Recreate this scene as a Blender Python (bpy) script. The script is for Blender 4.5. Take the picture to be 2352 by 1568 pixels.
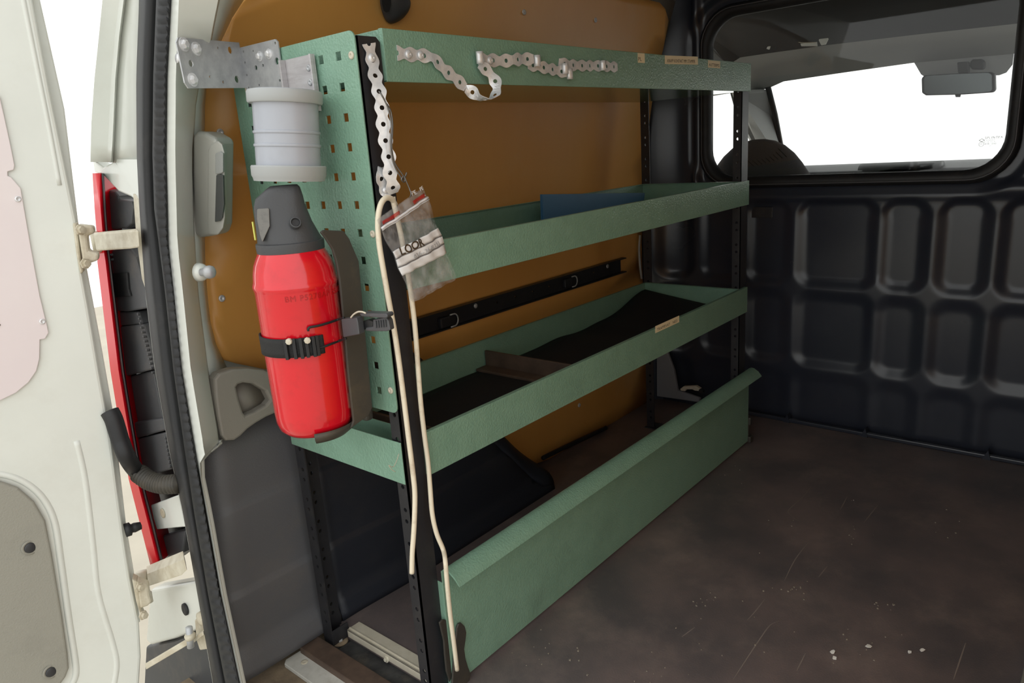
import bpy, bmesh, math, random
from mathutils import Vector, Matrix
random.seed(7)
C = bpy.context.scene.collection
for o in list(bpy.data.objects): bpy.data.objects.remove(o)

# ------------------------------------------------------------------ camera
CAM = Vector((-0.669, -0.7737, 0.8501))
CR = Matrix(((0.642976, 0.239527, -0.727467), (-0.762882, 0.116249, -0.636002), (-0.067772, 0.963905, 0.257476)))
FPX = 1668.54
cd = bpy.data.cameras.new('camera'); cam = bpy.data.objects.new('camera', cd); C.objects.link(cam)
cd.sensor_fit = 'HORIZONTAL'; cd.sensor_width = 36.0; cd.lens = FPX * 36.0 / 2352
cd.clip_start = 0.02; cd.clip_end = 200
cam.matrix_world = Matrix.Translation(CAM) @ CR.to_4x4()
bpy.context.scene.camera = cam

# ------------------------------------------------------------------ world and exposure
sc = bpy.context.scene
w = bpy.data.worlds.new('overcast'); sc.world = w; w.use_nodes = True
wn = w.node_tree; bg = wn.nodes['Background']
tc = wn.nodes.new('ShaderNodeTexCoord'); nz = wn.nodes.new('ShaderNodeTexNoise'); nz.inputs['Scale'].default_value = 1.5
cr = wn.nodes.new('ShaderNodeValToRGB')
cr.color_ramp.elements[0].color = (0.93, 0.95, 0.93, 1); cr.color_ramp.elements[1].color = (1.0, 1.0, 0.97, 1)
wn.links.new(tc.outputs['Generated'], nz.inputs['Vector']); wn.links.new(nz.outputs['Fac'], cr.inputs['Fac'])
wn.links.new(cr.outputs['Color'], bg.inputs['Color']); bg.inputs['Strength'].default_value = 1.2
sc.view_settings.view_transform = 'Standard'; sc.view_settings.look = 'None'
sc.view_settings.gamma = 1.0; sc.view_settings.use_curve_mapping = False
sc.view_settings.exposure = 0.45

# ------------------------------------------------------------------ geometry helpers
def ray(u, v):
    return CR @ Vector(((u - 1176) / FPX, -(v - 784) / FPX, -1.0))
def at(u, v, n, c):
    """world point of a sight line on the plane n.P = c (measured off the photograph)"""
    n = Vector(n); d = ray(u, v); t = (c - n.dot(CAM)) / n.dot(d); return CAM + d * t
def X(u, v, x): return at(u, v, (1, 0, 0), x)
def Y(u, v, y): return at(u, v, (0, 1, 0), y)
def Z(u, v, z): return at(u, v, (0, 0, 1), z)
def lean(u, v, dx): return at(u, v, (1, 0, -.102), -.26 + dx)      # the leaning plane of the rear door opening
def wall_y(z):                                                     # van side: upright below, leaning in above
    if z < .6: return .40
    return .40 - .10 * ((z - .6) / .6) ** 1.7
def on_wall(u, v, off=0.0):
    y = .39
    for _ in range(12):
        p = Y(u, v, y); y = wall_y(p.z) - off
    return Y(u, v, y)

def new_obj(name, me, parent=None, mats=(), smooth=False):
    o = bpy.data.objects.new(name, me); C.objects.link(o)
    for m in (mats if isinstance(mats, (list, tuple)) else [mats]): me.materials.append(m)
    if smooth:
        for p in me.polygons: p.use_smooth = True
    if parent is not None:
        o.parent = parent
        o.matrix_parent_inverse = world_of(parent).inverted()
    return o
def world_of(o):
    m = o.matrix_basis.copy()
    if o.parent: m = world_of(o.parent) @ o.matrix_parent_inverse @ m
    return m
def thing(name, label, cat, loc=(0, 0, 0), group=None):
    o = bpy.data.objects.new(name, None); C.objects.link(o); o.location = loc; o.empty_display_size = .05
    o['label'] = label; o['category'] = cat
    if group: o['group'] = group
    return o
def tag(o, label, cat, group=None):
    o['label'] = label; o['category'] = cat
    if group: o['group'] = group
    return o
def struct(o): o['kind'] = 'structure'; return o
def bevel(o, w, seg=2):
    m = o.modifiers.new('bevel', 'BEVEL'); m.width = w; m.segments = seg; m.limit_method = 'ANGLE'; m.angle_limit = math.radians(40); return o
def subd(o, n=1):
    m = o.modifiers.new('sub', 'SUBSURF'); m.levels = n; m.render_levels = n; return o
def solid(o, t, off=-1):
    m = o.modifiers.new('solid', 'SOLIDIFY'); m.thickness = t; m.offset = off; return o

class MB:
    def __init__(s): s.v = []; s.f = []; s.m = []
    def add(s, vs, fs, mi=0):
        b = len(s.v); s.v += [tuple(p) for p in vs]; s.f += [tuple(i + b for i in f) for f in fs]; s.m += [mi] * len(fs); return s
    def box(s, a, b, mi=0, M=None):
        x0, y0, z0 = a; x1, y1, z1 = b
        vs = [Vector(p) for p in ((x0,y0,z0),(x1,y0,z0),(x1,y1,z0),(x0,y1,z0),(x0,y0,z1),(x1,y0,z1),(x1,y1,z1),(x0,y1,z1))]
        if M is not None: vs = [M @ p for p in vs]
        return s.add(vs, [(0,3,2,1),(4,5,6,7),(0,1,5,4),(1,2,6,5),(2,3,7,6),(3,0,4,7)], mi)
    def prism(s, poly, vec, mi=0):
        """closed 3D polygon swept along vec"""
        n = len(poly); vec = Vector(vec); a = [Vector(p) for p in poly]; b = [p + vec for p in a]
        fs = [tuple(range(n))[::-1], tuple(range(n, 2 * n))] + [(i, (i + 1) % n, n + (i + 1) % n, n + i) for i in range(n)]
        return s.add(a + b, fs, mi)
    def tube(s, pts, r, n=8, cap=True, mi=0):
        pts = [Vector(p) for p in pts]; rs = r if isinstance(r, (list, tuple)) else [r] * len(pts)
        up = None; vs = []
        for i, p in enumerate(pts):
            t = (pts[min(i + 1, len(pts) - 1)] - pts[max(i - 1, 0)])
            t = t.normalized() if t.length > 1e-9 else Vector((0, 0, 1))
            if up is None:
                up = Vector((0, 0, 1)) if abs(t.z) < .9 else Vector((1, 0, 0))
            up = (up - t * up.dot(t)); up = up.normalized() if up.length > 1e-6 else t.orthogonal().normalized()
            q = t.cross(up)
            for k in range(n):
                a = 2 * math.pi * k / n; vs.append(p + (up * math.cos(a) + q * math.sin(a)) * rs[i])
        fs = [(i * n + k, i * n + (k + 1) % n, (i + 1) * n + (k + 1) % n, (i + 1) * n + k) for i in range(len(pts) - 1) for k in range(n)]
        if cap: fs += [tuple(range(n))[::-1], tuple(range((len(pts) - 1) * n, len(pts) * n))]
        return s.add(vs, fs, mi)
    def loft(s, rings, cap=True, mi=0, closed=False):
        n = len(rings[0]); vs = [p for r in rings for p in r]; m = len(rings)
        fs = [(i * n + k, i * n + (k + 1) % n, ((i + 1) % m) * n + (k + 1) % n, ((i + 1) % m) * n + k) for i in range(m if closed else m - 1) for k in range(n)]
        if cap and not closed: fs += [tuple(range(n))[::-1], tuple(range((m - 1) * n, m * n))]
        return s.add(vs, fs, mi)
    def lathe(s, prof, M=None, n=32, cap=True, mi=0):
        """profile [(r, z)] about local z, placed by M"""
        M = M or Matrix()
        return s.loft([[M @ Vector((r * math.cos(2 * math.pi * k / n), r * math.sin(2 * math.pi * k / n), z)) for k in range(n)] for r, z in prof], cap, mi)
    def grid(s, rows, mi=0):
        n = len(rows[0]); vs = [p for r in rows for p in r]
        return s.add(vs, [(i * n + k, i * n + k + 1, (i + 1) * n + k + 1, (i + 1) * n + k) for i in range(len(rows) - 1) for k in range(n - 1)], mi)
    def build(s, name, mats, parent=None, smooth=False):
        me = bpy.data.meshes.new(name); me.from_pydata(s.v, [], s.f); me.update()
        o = new_obj(name, me, parent, mats, smooth)
        for i, p in enumerate(me.polygons): p.material_index = s.m[i]
        bm = bmesh.new(); bm.from_mesh(me); bmesh.ops.recalc_face_normals(bm, faces=bm.faces); bm.to_mesh(me); bm.free()
        if smooth == 'auto':
            me.set_sharp_from_angle(angle=math.radians(38))
        return o
def frame(origin, xa, ya):
    xa = Vector(xa).normalized(); za = xa.cross(Vector(ya)).normalized(); ya = za.cross(xa)
    m = Matrix((xa, ya, za)).transposed().to_4x4(); m.translation = Vector(origin); return m
def axis_frame(origin, zdir):
    z = Vector(zdir).normalized(); x = z.orthogonal().normalized()
    return frame(origin, x, z.cross(x))
def curve_mesh(cu, name):
    ob = bpy.data.objects.new('tmp', cu); C.objects.link(ob)
    dg = bpy.context.evaluated_depsgraph_get(); dg.update()
    me = bpy.data.meshes.new_from_object(ob.evaluated_get(dg)); bpy.data.objects.remove(ob); bpy.data.curves.remove(cu); me.name = name
    return me
def plate(name, outer, holes, t, M, mat, parent=None, bev=0.0):
    """flat sheet with real holes: 2D outline + hole loops, thickness t along local +z"""
    cu = bpy.data.curves.new(name, 'CURVE'); cu.dimensions = '2D'; cu.fill_mode = 'BOTH'; cu.extrude = t / 2
    if bev: cu.bevel_depth = bev; cu.bevel_resolution = 1
    for loop in [outer] + list(holes):
        sp = cu.splines.new('POLY'); sp.points.add(len(loop) - 1); sp.use_cyclic_u = True
        for i, (a, b) in enumerate(loop): sp.points[i].co = (a, b, 0, 1)
    me = curve_mesh(cu, name); me.materials.clear()
    me.transform(M @ Matrix.Translation((0, 0, t / 2)))
    for p in me.polygons: p.material_index = 0; p.use_smooth = False
    return new_obj(name, me, parent, mat)
def circ(x, y, r, n=12): return [(x + r * math.cos(2 * math.pi * k / n), y + r * math.sin(2 * math.pi * k / n)) for k in range(n)]
def sq(x, y, h): return [(x - h, y - h), (x + h, y - h), (x + h, y + h), (x - h, y + h)]
def rrect(x0, y0, x1, y1, r, n=5):
    pts = []
    for cx, cy, a0 in ((x1 - r, y0 + r, -90), (x1 - r, y1 - r, 0), (x0 + r, y1 - r, 90), (x0 + r, y0 + r, 180)):
        for k in range(n + 1):
            a = math.radians(a0 + 90 * k / n); pts.append((cx + r * math.cos(a), cy + r * math.sin(a)))
    return pts
def spline(pts, n=6):
    pts = [Vector(p) for p in pts]; out = []
    for i in range(len(pts) - 1):
        p0 = pts[max(i - 1, 0)]; p1 = pts[i]; p2 = pts[i + 1]; p3 = pts[min(i + 2, len(pts) - 1)]
        for k in range(n):
            t = k / n
            out.append(.5 * ((2 * p1) + (p2 - p0) * t + (2 * p0 - 5 * p1 + 4 * p2 - p3) * t * t + (3 * p1 - p0 - 3 * p2 + p3) * t ** 3))
    out.append(pts[-1]); return out
def text_mesh(name, s, size, M, mat, parent, t=.0002, space=1.0, shear=0.0, align='LEFT'):
    cu = bpy.data.curves.new(name, 'FONT'); cu.body = s; cu.size = size; cu.extrude = t; cu.space_character = space; cu.shear = shear; cu.align_x = align
    cu.resolution_u = 3
    me = curve_mesh(cu, name); me.materials.clear(); me.transform(M)
    return new_obj(name, me, parent, mat)

# ------------------------------------------------------------------ materials
def lin(c):
    return tuple(((x / 255) / 12.92 if x <= 10 else (((x / 255) + .055) / 1.055) ** 2.4) for x in c) + (1,)
def mat(name, col, rough=.5, metal=0.0, col2=None, nscale=8, bump=0.0, bscale=200, spec=None, dirt=None, dscale=4, damt=.55, coat=0.0, stretch=None, rvar=0.0):
    m = bpy.data.materials.new(name); m.use_nodes = True; nt = m.node_tree; b = nt.nodes['Principled BSDF']
    b.inputs['Base Color'].default_value = lin(col); b.inputs['Roughness'].default_value = rough; b.inputs['Metallic'].default_value = metal
    if spec is not None: b.inputs['Specular IOR Level'].default_value = spec
    if coat: b.inputs['Coat Weight'].default_value = coat; b.inputs['Coat Roughness'].default_value = .08
    tc = nt.nodes.new('ShaderNodeTexCoord'); src = tc.outputs['Object']
    if stretch:
        mp = nt.nodes.new('ShaderNodeMapping'); mp.inputs['Scale'].default_value = stretch; nt.links.new(src, mp.inputs['Vector']); ssrc = mp.outputs['Vector']
    else: ssrc = src
    out = None
    if col2:
        n = nt.nodes.new('ShaderNodeTexNoise'); n.inputs['Scale'].default_value = nscale; n.inputs['Detail'].default_value = 6; n.inputs['Roughness'].default_value = .6
        nt.links.new(ssrc, n.inputs['Vector'])
        r = nt.nodes.new('ShaderNodeMapRange'); r.inputs['From Min'].default_value = .35; r.inputs['From Max'].default_value = .65
        nt.links.new(n.outputs['Fac'], r.inputs['Value'])
        mx = nt.nodes.new('ShaderNodeMix'); mx.data_type = 'RGBA'; mx.inputs['A'].default_value = lin(col); mx.inputs['B'].default_value = lin(col2)
        nt.links.new(r.outputs['Result'], mx.inputs['Factor']); out = mx.outputs['Result']
    if dirt:
        n = nt.nodes.new('ShaderNodeTexNoise'); n.inputs['Scale'].default_value = dscale; n.inputs['Detail'].default_value = 9; n.inputs['Roughness'].default_value = .72
        nt.links.new(src, n.inputs['Vector'])
        r = nt.nodes.new('ShaderNodeMapRange'); r.inputs['From Min'].default_value = .52; r.inputs['From Max'].default_value = .78; r.inputs['To Max'].default_value = damt
        nt.links.new(n.outputs['Fac'], r.inputs['Value'])
        mx = nt.nodes.new('ShaderNodeMix'); mx.data_type = 'RGBA'; mx.inputs['B'].default_value = lin(dirt)
        if out: nt.links.new(out, mx.inputs['A'])
        else: mx.inputs['A'].default_value = lin(col)
        nt.links.new(r.outputs['Result'], mx.inputs['Factor']); out = mx.outputs['Result']
    if out: nt.links.new(out, b.inputs['Base Color'])
    if rvar:
        n = nt.nodes.new('ShaderNodeTexNoise'); n.inputs['Scale'].default_value = 5; n.inputs['Detail'].default_value = 5
        nt.links.new(src, n.inputs['Vector'])
        r = nt.nodes.new('ShaderNodeMapRange'); r.inputs['To Min'].default_value = rough - rvar; r.inputs['To Max'].default_value = rough + rvar
        nt.links.new(n.outputs['Fac'], r.inputs['Value']); nt.links.new(r.outputs['Result'], b.inputs['Roughness'])
    if bump:
        n = nt.nodes.new('ShaderNodeTexNoise'); n.inputs['Scale'].default_value = bscale; n.inputs['Detail'].default_value = 3
        nt.links.new(src, n.inputs['Vector'])
        bp = nt.nodes.new('ShaderNodeBump'); bp.inputs['Strength'].default_value = bump; bp.inputs['Distance'].default_value = .002
        nt.links.new(n.outputs['Fac'], bp.inputs['Height']); nt.links.new(bp.outputs['Normal'], b.inputs['Normal'])
    return m
def clear(name, tint, gloss=.02, rough=.02, body=None, bodyamt=0.0, crumple=False):
    """thin clear sheet: see-through plus a sharp reflection"""
    m = bpy.data.materials.new(name); m.use_nodes = True; nt = m.node_tree; nt.nodes.remove(nt.nodes['Principled BSDF'])
    o = nt.nodes['Material Output']; t = nt.nodes.new('ShaderNodeBsdfTransparent'); t.inputs['Color'].default_value = tint + (1,)
    g = nt.nodes.new('ShaderNodeBsdfGlossy'); g.inputs['Roughness'].default_value = rough
    f = nt.nodes.new('ShaderNodeLayerWeight'); pw = nt.nodes.new('ShaderNodeMath'); pw.operation = 'POWER'; pw.inputs[1].default_value = 5
    nt.links.new(f.outputs['Facing'], pw.inputs[0]); ml = nt.nodes.new('ShaderNodeMath'); ml.operation = 'MULTIPLY_ADD'; ml.inputs[1].default_value = .9; ml.inputs[2].default_value = gloss
    nt.links.new(pw.outputs[0], ml.inputs[0])
    a = nt.nodes.new('ShaderNodeMixShader'); nt.links.new(ml.outputs[0], a.inputs['Fac']); nt.links.new(t.outputs[0], a.inputs[1]); nt.links.new(g.outputs[0], a.inputs[2])
    last = a
    tc = nt.nodes.new('ShaderNodeTexCoord')
    if body:
        d = nt.nodes.new('ShaderNodeBsdfDiffuse'); d.inputs['Color'].default_value = lin(body)
        n = nt.nodes.new('ShaderNodeTexNoise'); n.inputs['Scale'].default_value = 45; n.inputs['Detail'].default_value = 8; n.inputs['Roughness'].default_value = .7
        if crumple:
            mp = nt.nodes.new('ShaderNodeMapping'); mp.inputs['Scale'].default_value = (1.6, 1, .8); nt.links.new(tc.outputs['Object'], mp.inputs['Vector']); nt.links.new(mp.outputs['Vector'], n.inputs['Vector'])
        else: nt.links.new(tc.outputs['Object'], n.inputs['Vector'])
        r = nt.nodes.new('ShaderNodeMapRange'); r.inputs['From Min'].default_value = .42; r.inputs['From Max'].default_value = .75; r.inputs['To Min'].default_value = bodyamt * .35; r.inputs['To Max'].default_value = bodyamt * 2.2
        nt.links.new(n.outputs['Fac'], r.inputs['Value'])
        mx = nt.nodes.new('ShaderNodeMixShader'); nt.links.new(r.outputs['Result'], mx.inputs['Fac']); nt.links.new(a.outputs[0], mx.inputs[1]); nt.links.new(d.outputs[0], mx.inputs[2]); last = mx
    if crumple:
        n2 = nt.nodes.new('ShaderNodeTexNoise'); n2.inputs['Scale'].default_value = 60; n2.inputs['Detail'].default_value = 4; nt.links.new(tc.outputs['Object'], n2.inputs['Vector'])
        bp = nt.nodes.new('ShaderNodeBump'); bp.inputs['Strength'].default_value = 1; bp.inputs['Distance'].default_value = .006
        nt.links.new(n2.outputs['Fac'], bp.inputs['Height']); nt.links.new(bp.outputs['Normal'], g.inputs['Normal']); nt.links.new(bp.outputs['Normal'], f.inputs['Normal'])
    nt.links.new(last.outputs[0], o.inputs['Surface']); return m

GREEN = mat('green_enamel', (133, 170, 150), .29, col2=(127, 164, 144), nscale=30, bump=.55, bscale=260, dirt=(84, 104, 90), dscale=7, damt=.35, spec=.5)
GREENSM = mat('smooth_green_enamel', (104, 140, 116), .12, spec=.6)
BLACKST = mat('black_steel', (42, 42, 46), .42, bump=.08, bscale=300, dirt=(90, 86, 80), dscale=14, damt=.35)
GREYST = mat('galvanised', (196, 198, 200), .42, .3, col2=(176, 178, 182), nscale=60, bump=.05, bscale=150)
BRIGHT = mat('bright_zinc', (238, 238, 240), .3, .3, col2=(216, 218, 222), nscale=90)
ALU = mat('aluminium', (196, 194, 196), .5, .25, col2=(178, 174, 176), nscale=25, stretch=(1, 1, 6))
WHITE = mat('white_paint', (222, 225, 219), .32, col2=(216, 219, 213), nscale=5, coat=.3, dirt=(186, 180, 166), dscale=6, damt=.22)
BEIGE = mat('dirty_white_paint', (214, 208, 190), .5, col2=(190, 180, 158), nscale=35, dirt=(140, 118, 84), dscale=22, damt=.6)
PLY = mat('varnished_plywood', (240, 180, 100), .34, col2=(230, 168, 88), nscale=3, stretch=(1, 1, .3), dirt=(226, 196, 150), dscale=2.5, damt=.4, bump=.02, bscale=60, spec=.45)
DARKSHELL = mat('black_painted_steel', (42, 46, 58), .26, col2=(48, 52, 62), nscale=5, dirt=(62, 62, 64), dscale=9, damt=.25, bump=.015, bscale=60, rvar=.05)
FLOOR = mat('phenolic_floor', (124, 110, 108), .46, col2=(92, 87, 89), nscale=4, dirt=(160, 144, 136), dscale=5, damt=.5, bump=.12, bscale=320, rvar=.12)
RUBBER = mat('rubber', (30, 31, 34), .55, dirt=(80, 76, 72), dscale=9, damt=.4, bump=.06, bscale=180)
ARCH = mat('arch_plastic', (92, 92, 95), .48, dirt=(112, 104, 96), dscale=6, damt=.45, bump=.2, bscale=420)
GREYPL = mat('warm_grey_plastic', (138, 134, 126), .5, bump=.12, bscale=420, dirt=(90, 86, 78), dscale=8, damt=.3)
LAMPPL = mat('lamp_housing_plastic', (174, 174, 168), .42, bump=.08, bscale=500)
RED = mat('red_enamel', (216, 12, 34), .18, coat=.7, dirt=(140, 14, 18), dscale=26, damt=.35)
HEAD = mat('charcoal_plastic', (66, 67, 70), .48, bump=.14, bscale=420)
DARKPL = mat('dusty_black_plastic', (64, 61, 56), .5, dirt=(104, 92, 72), dscale=9, damt=.55)
BUCKLE = mat('grey_buckle_plastic', (78, 79, 82), .42)
WEB = mat('black_webbing', (34, 34, 35), .75, bump=.5, bscale=700)
PIPE = mat('grey_pvc', (172, 176, 186), .3, col2=(166, 170, 180), nscale=9, dirt=(138, 138, 142), dscale=12, damt=.3)
RIM = mat('grey_rubber_rim', (168, 171, 172), .5)
CABLEM = mat('white_cable_sheath', (232, 222, 200), .5, dirt=(150, 120, 90), dscale=28, damt=.6)
WIREM = mat('steel_wire', (120, 118, 116), .4, .8)
STICK = mat('cream_label_tape', (250, 236, 198), .5)
INK = mat('label_ink', (60, 50, 36), .6)
PENINK = mat('brown_marker_ink', (70, 54, 36), .6)
GHOST = mat('faded_ink', (178, 178, 180), .6)
BANDW = mat('white_print_band', (236, 236, 238), .5)
REDINK = mat('red_print', (214, 60, 56), .5)
BLUE = mat('blue_painted_sheet', (62, 112, 152), .45, dirt=(48, 86, 120), dscale=8, damt=.4)
MAT_ = mat('black_rubber_mat', (24, 25, 30), .85, bump=.3, bscale=380)
WOOD = mat('brown_hardwood', (98, 80, 68), .6, col2=(78, 64, 56), nscale=30, stretch=(1, 1, 1), dirt=(130, 112, 92), dscale=10, damt=.35)
DIRTY = mat('sandy_dirt', (140, 124, 102), .9, col2=(104, 90, 76), nscale=20, bump=.6, bscale=120)
TAR = mat('crackled_tape', (44, 44, 46), .55, col2=(70, 70, 70), nscale=30, bump=.7, bscale=60, dirt=(120, 108, 90), dscale=20, damt=.6)
CREAM = mat('cream_aluminium', (216, 208, 190), .45, col2=(200, 192, 174), nscale=18, dirt=(150, 132, 100), dscale=24, damt=.5)
TAILRED = mat('tail_lens', (222, 8, 30), .2)
TAILBLK = mat('lamp_body_plastic', (78, 79, 82), .5, dirt=(120, 112, 104), dscale=9, damt=.55, bump=.1, bscale=300)
BUMPER = mat('bumper_plastic', (62, 65, 70), .5, col2=(54, 57, 62), nscale=6, dirt=(120, 108, 98), dscale=7, damt=.45)
PINKPLATE = mat('pinkish_white_plate', (226, 216, 216), .4, col2=(222, 210, 212), nscale=4, coat=.2)
TRIMGREY = mat('door_trim_plastic', (146, 144, 134), .55, bump=.3, bscale=420, dirt=(110, 108, 102), dscale=6, damt=.4)
PLUG = mat('plug_plastic', (52, 53, 56), .45)
CABGREY = mat('cab_lining', (152, 154, 152), .75)
CABDARK = mat('cab_dark_plastic', (40, 41, 44), .6)
SEATM = mat('seat_fabric', (74, 72, 72), .9, bump=.3, bscale=300)
SEATLN = mat('seat_dark_stripe', (46, 46, 48), .9)
GREYHD = mat('grey_sunshade_print', (150, 152, 152), .5)
MIRRORM = mat('mirror_glass', (84, 90, 92), .2, .5)
LENS = mat('frosted_lens', (150, 152, 150), .25, bump=.3, bscale=260)
SMOKE = mat('smoked_lens', (70, 72, 72), .2)
CONC = mat('concrete_yard', (196, 188, 172), .9, col2=(182, 174, 160), nscale=2, bump=.1, bscale=30)
PAPER = mat('paper_scrap', (250, 250, 247), .7)
GLASS = clear('clear_glass', (.985, .99, .985))
BAGM = clear('crumpled_polythene', (.95, .95, .95), rough=.12, body=(214, 214, 216), bodyamt=.2, crumple=True)

# ------------------------------------------------------------------ the setting
def slab(name, a, b, m, bev=0):
    o = MB().box(a, b).build(name, m)
    if bev: bevel(o, bev)
    return struct(o)
slab('ground', (-9, -8, -.60), (9, 8, -.56), CONC)
slab('floor', (-.006, -.82, -.03), (1.44, .43, 0), FLOOR)
# rear sill in front of the load floor: cracked tape gutter, hardwood nosing, sill plate bed
slab('trim_1', (-.30, -.82, -.06), (-.0062, .42, -.022), DIRTY)
struct(MB().box((-.0435, -.80, -.0218), (-.0065, .255, -.0185)).build('trim_2', TAR))
o = bevel(struct(MB().box((-.088, -.80, -.0218), (-.048, .30, -.002)).build('trim_3', WOOD)), .002)
slab('ceiling', (-.16, -.86, 1.285), (1.46, .34, 1.32), mat('roof_lining', (140, 140, 140), .8))

# left body side: inner sheet following the side profile, behind the plywood
def side(name, off, x0, x1, z0, z1, m, t=.02):
    zs = [z0 + (z1 - z0) * i / 14 for i in range(15)]
    b = MB(); b.grid([[(x, wall_y(z) + off, z) for x in (x0, (x0 + x1) / 2, x1)] for z in zs])
    return solid(b.build(name, m, smooth=True), t, 1)
struct(side('wall_left', .03, -.14, 1.5, -.05, 1.30, WHITE))
# right body side, mirrored about the van's middle
b = MB(); b.grid([[(x, -.40 - wall_y(z) - .03, z) for x in (-.16, .6, 1.5)] for z in [-.05 + 1.36 * i / 14 for i in range(15)]])
struct(solid(b.build('wall_right', PLY, smooth=True), .02, 1))
struct(bevel(MB().box((.18, -.80, 0), (.62, -.722, .03)).build('trim_4', GREYPL), .004))

# bulkhead: one pressed steel sheet with recessed fields, ledges and a window opening
def sd_rr(y, z, y0, z0, y1, z1, r):
    cy, cz = (y0 + y1) / 2, (z0 + z1) / 2; hy, hz = (y1 - y0) / 2 - r, (z1 - z0) / 2 - r
    dy, dz = abs(y - cy) - hy, abs(z - cz) - hz
    return math.hypot(max(dy, 0), max(dz, 0)) + min(max(dy, dz), 0) - r
def smst(a, b, x):
    t = min(1, max(0, (x - a) / (b - a))); return t * t * (3 - 2 * t)
COLS = [(.29, .37), (.125, .235), (-.012, .088), (-.242, -.058), (-.362, -.274), (-.497, -.408), (-.635, -.541), (-.76, -.68)]
WIN = (-.528, .712, .228, 1.172, .085)          # bulkhead window opening
def bulk_x(y, z):
    d = 0.0
    for (a, c) in COLS:
        a2, c2 = a - .006, c + .006
        if a2 - .04 < y < c2 + .04:
            for (z0, z1, dep) in ((.420, .648, .011), (.182, .385, .0085), (-.10, .145, .005)):
                if z0 - .03 < z < z1 + .03:
                    s = sd_rr(y, z, a2, z0, c2, z1, min(.035, (c - a) / 2.3))
                    kt = smst(z1 - .05, z1 - .01, z) if z1 > .6 else 0; kb = smst(z0 + .04, z0 + .005, z)
                    w2 = .021 - .010 * kt - .003 * kb
                    d += dep * (1 - smst(-w2, w2, s))
    d -= .010 * (1 - smst(0, .030, abs(z - .676))) * (1 if z < .72 else 0)          # rolled bead under the window
    s = sd_rr(y, z, WIN[0] - .05, WIN[1] - .045, WIN[2] + .05, WIN[3] + .05, .12)
    d += .012 * (1 - smst(-.012, .012, s))
    d += -.05 * smst(.24, .42, y) ** 2 - .05 * smst(.62, .83, -y) ** 2              # the sheet curves towards the load space at the sides
    d -= .012 * (1 - smst(0, .02, abs(y - .262))) * smst(.6, .75, z)
    return 1.42 + d
ys = [.44 - .0062 * i for i in range(208)]; zs = [-.01 + .0058 * j for j in range(224)]
vs = []; idx = {}; fs = []
for j, z in enumerate(zs):
    for i, y in enumerate(ys):
        vs.append((bulk_x(y, z), y, z))
n = len(ys)
for j in range(len(zs) - 1):
    for i in range(n - 1):
        yc, zc = ys[i] - .0031, zs[j] + .0029
        if sd_rr(yc, zc, *WIN[:4], WIN[4]) < -.006: continue
        fs.append((j * n + i, j * n + i + 1, (j + 1) * n + i + 1, (j + 1) * n + i))
bulk = struct(MB().add(vs, fs).build('wall_front', DARKSHELL, smooth=True)); solid(bulk, .006, 1)
# three clips and a ledge where the bulkhead foot meets the floor
struct(bevel(MB().box((1.388, -.82, 0), (1.40, .37, .012)).build('trim_5', DARKSHELL), .003))
for (u, v) in ((1825, 952), (1998, 985), (2275, 1030)):
    p = Z(u, v, .0); q = MB().prism([(1.385, p.y - .012, 0), (1.385, p.y + .008, 0), (1.385, p.y - .004, .026)], (.022, 0, 0)).build('floor_tab', DARKSHELL, bulk)
for (u, v) in ((1745, 488), (1762, 488), (1727, 482), (1727, 493)):
    p = X(u, v, 1.4325); MB().lathe([(.0001, .004), (.004, .0035), (.006, .001), (.006, 0)], axis_frame(p, (-1, 0, 0)), 10).build('rivet', BRIGHT, bulk, True)
bevel(MB().box((1.427, X(1775, 488, 1.43).y, X(1775, 500, 1.43).z), (1.4315, X(1716, 488, 1.43).y, X(1716, 475, 1.43).z)).build('lock_plate', BLACKST, bulk), .001)

# bulkhead window: rubber gasket, clear pane and the etched glass maker's mark
w1 = struct(bpy.data.objects.new('window_1', None)); C.objects.link(w1); w1.location = (1.42, -.15, .94)
def rr3(x, e): return [Vector((x, a, c)) for a, c in rrect(WIN[0] - e, WIN[1] - e, WIN[2] + e, WIN[3] + e, WIN[4] + e * .6, 8)]
b = MB(); b.loft([rr3(1.452, .022), rr3(1.418, .022), rr3(1.408, .014), rr3(1.410, -.002), rr3(1.424, -.010), rr3(1.440, -.010), rr3(1.448, 0)], closed=True)
b.build('gasket', RUBBER, w1, True)
b = MB(); b.loft([rr3(1.4095, .0145), rr3(1.4065, .0125), rr3(1.4090, .0105)], closed=True); b.build('bright_bead', mat('worn_rubber_edge', (92, 92, 96), .35), w1, True)
b = MB(); b.prism(rr3(1.430, -.004), (.004, 0, 0)); b.build('pane', GLASS, w1)
mk = Matrix(((0, 0, -1, 0), (-1, 0, 0, 0), (0, 1, 0, 0), (0, 0, 0, 1)))
GREYINK = mat('etched_mark', (104, 106, 104), .6)
def bulktext(name, s, u, v, h):
    p = X(u, v, 1.4285); text_mesh(name, s, h, Matrix.Translation(p) @ mk, GREYINK, w1, .0001, 1.15)
bulktext('glass_mark', 'SPLINTEX', 2262, 319, .0075); bulktext('glass_mark', 'V TEMPERED', 2260, 323.6, .0036)
bulktext('glass_mark', '80739 AS1 M', 2260, 327.4, .0036); bulktext('glass_mark', '43R  000', 2261, 332.5, .0056); bulktext('glass_mark', 'C', 2273, 336.5, .0045)
p = X(2254, 331, 1.4285); b = MB(); b.loft([[Vector((1.4284, p.y + r * math.cos(a * math.pi / 10), p.z + r * math.sin(a * math.pi / 10))) for a in range(20)] for r in (.0048, .0056)], cap=False); b.build('glass_mark', GREYINK, w1)
bulktext('glass_mark', 'E4', 2251, 332, .0045)
p = X(2255, 322, 1.4285); b = MB()
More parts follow.
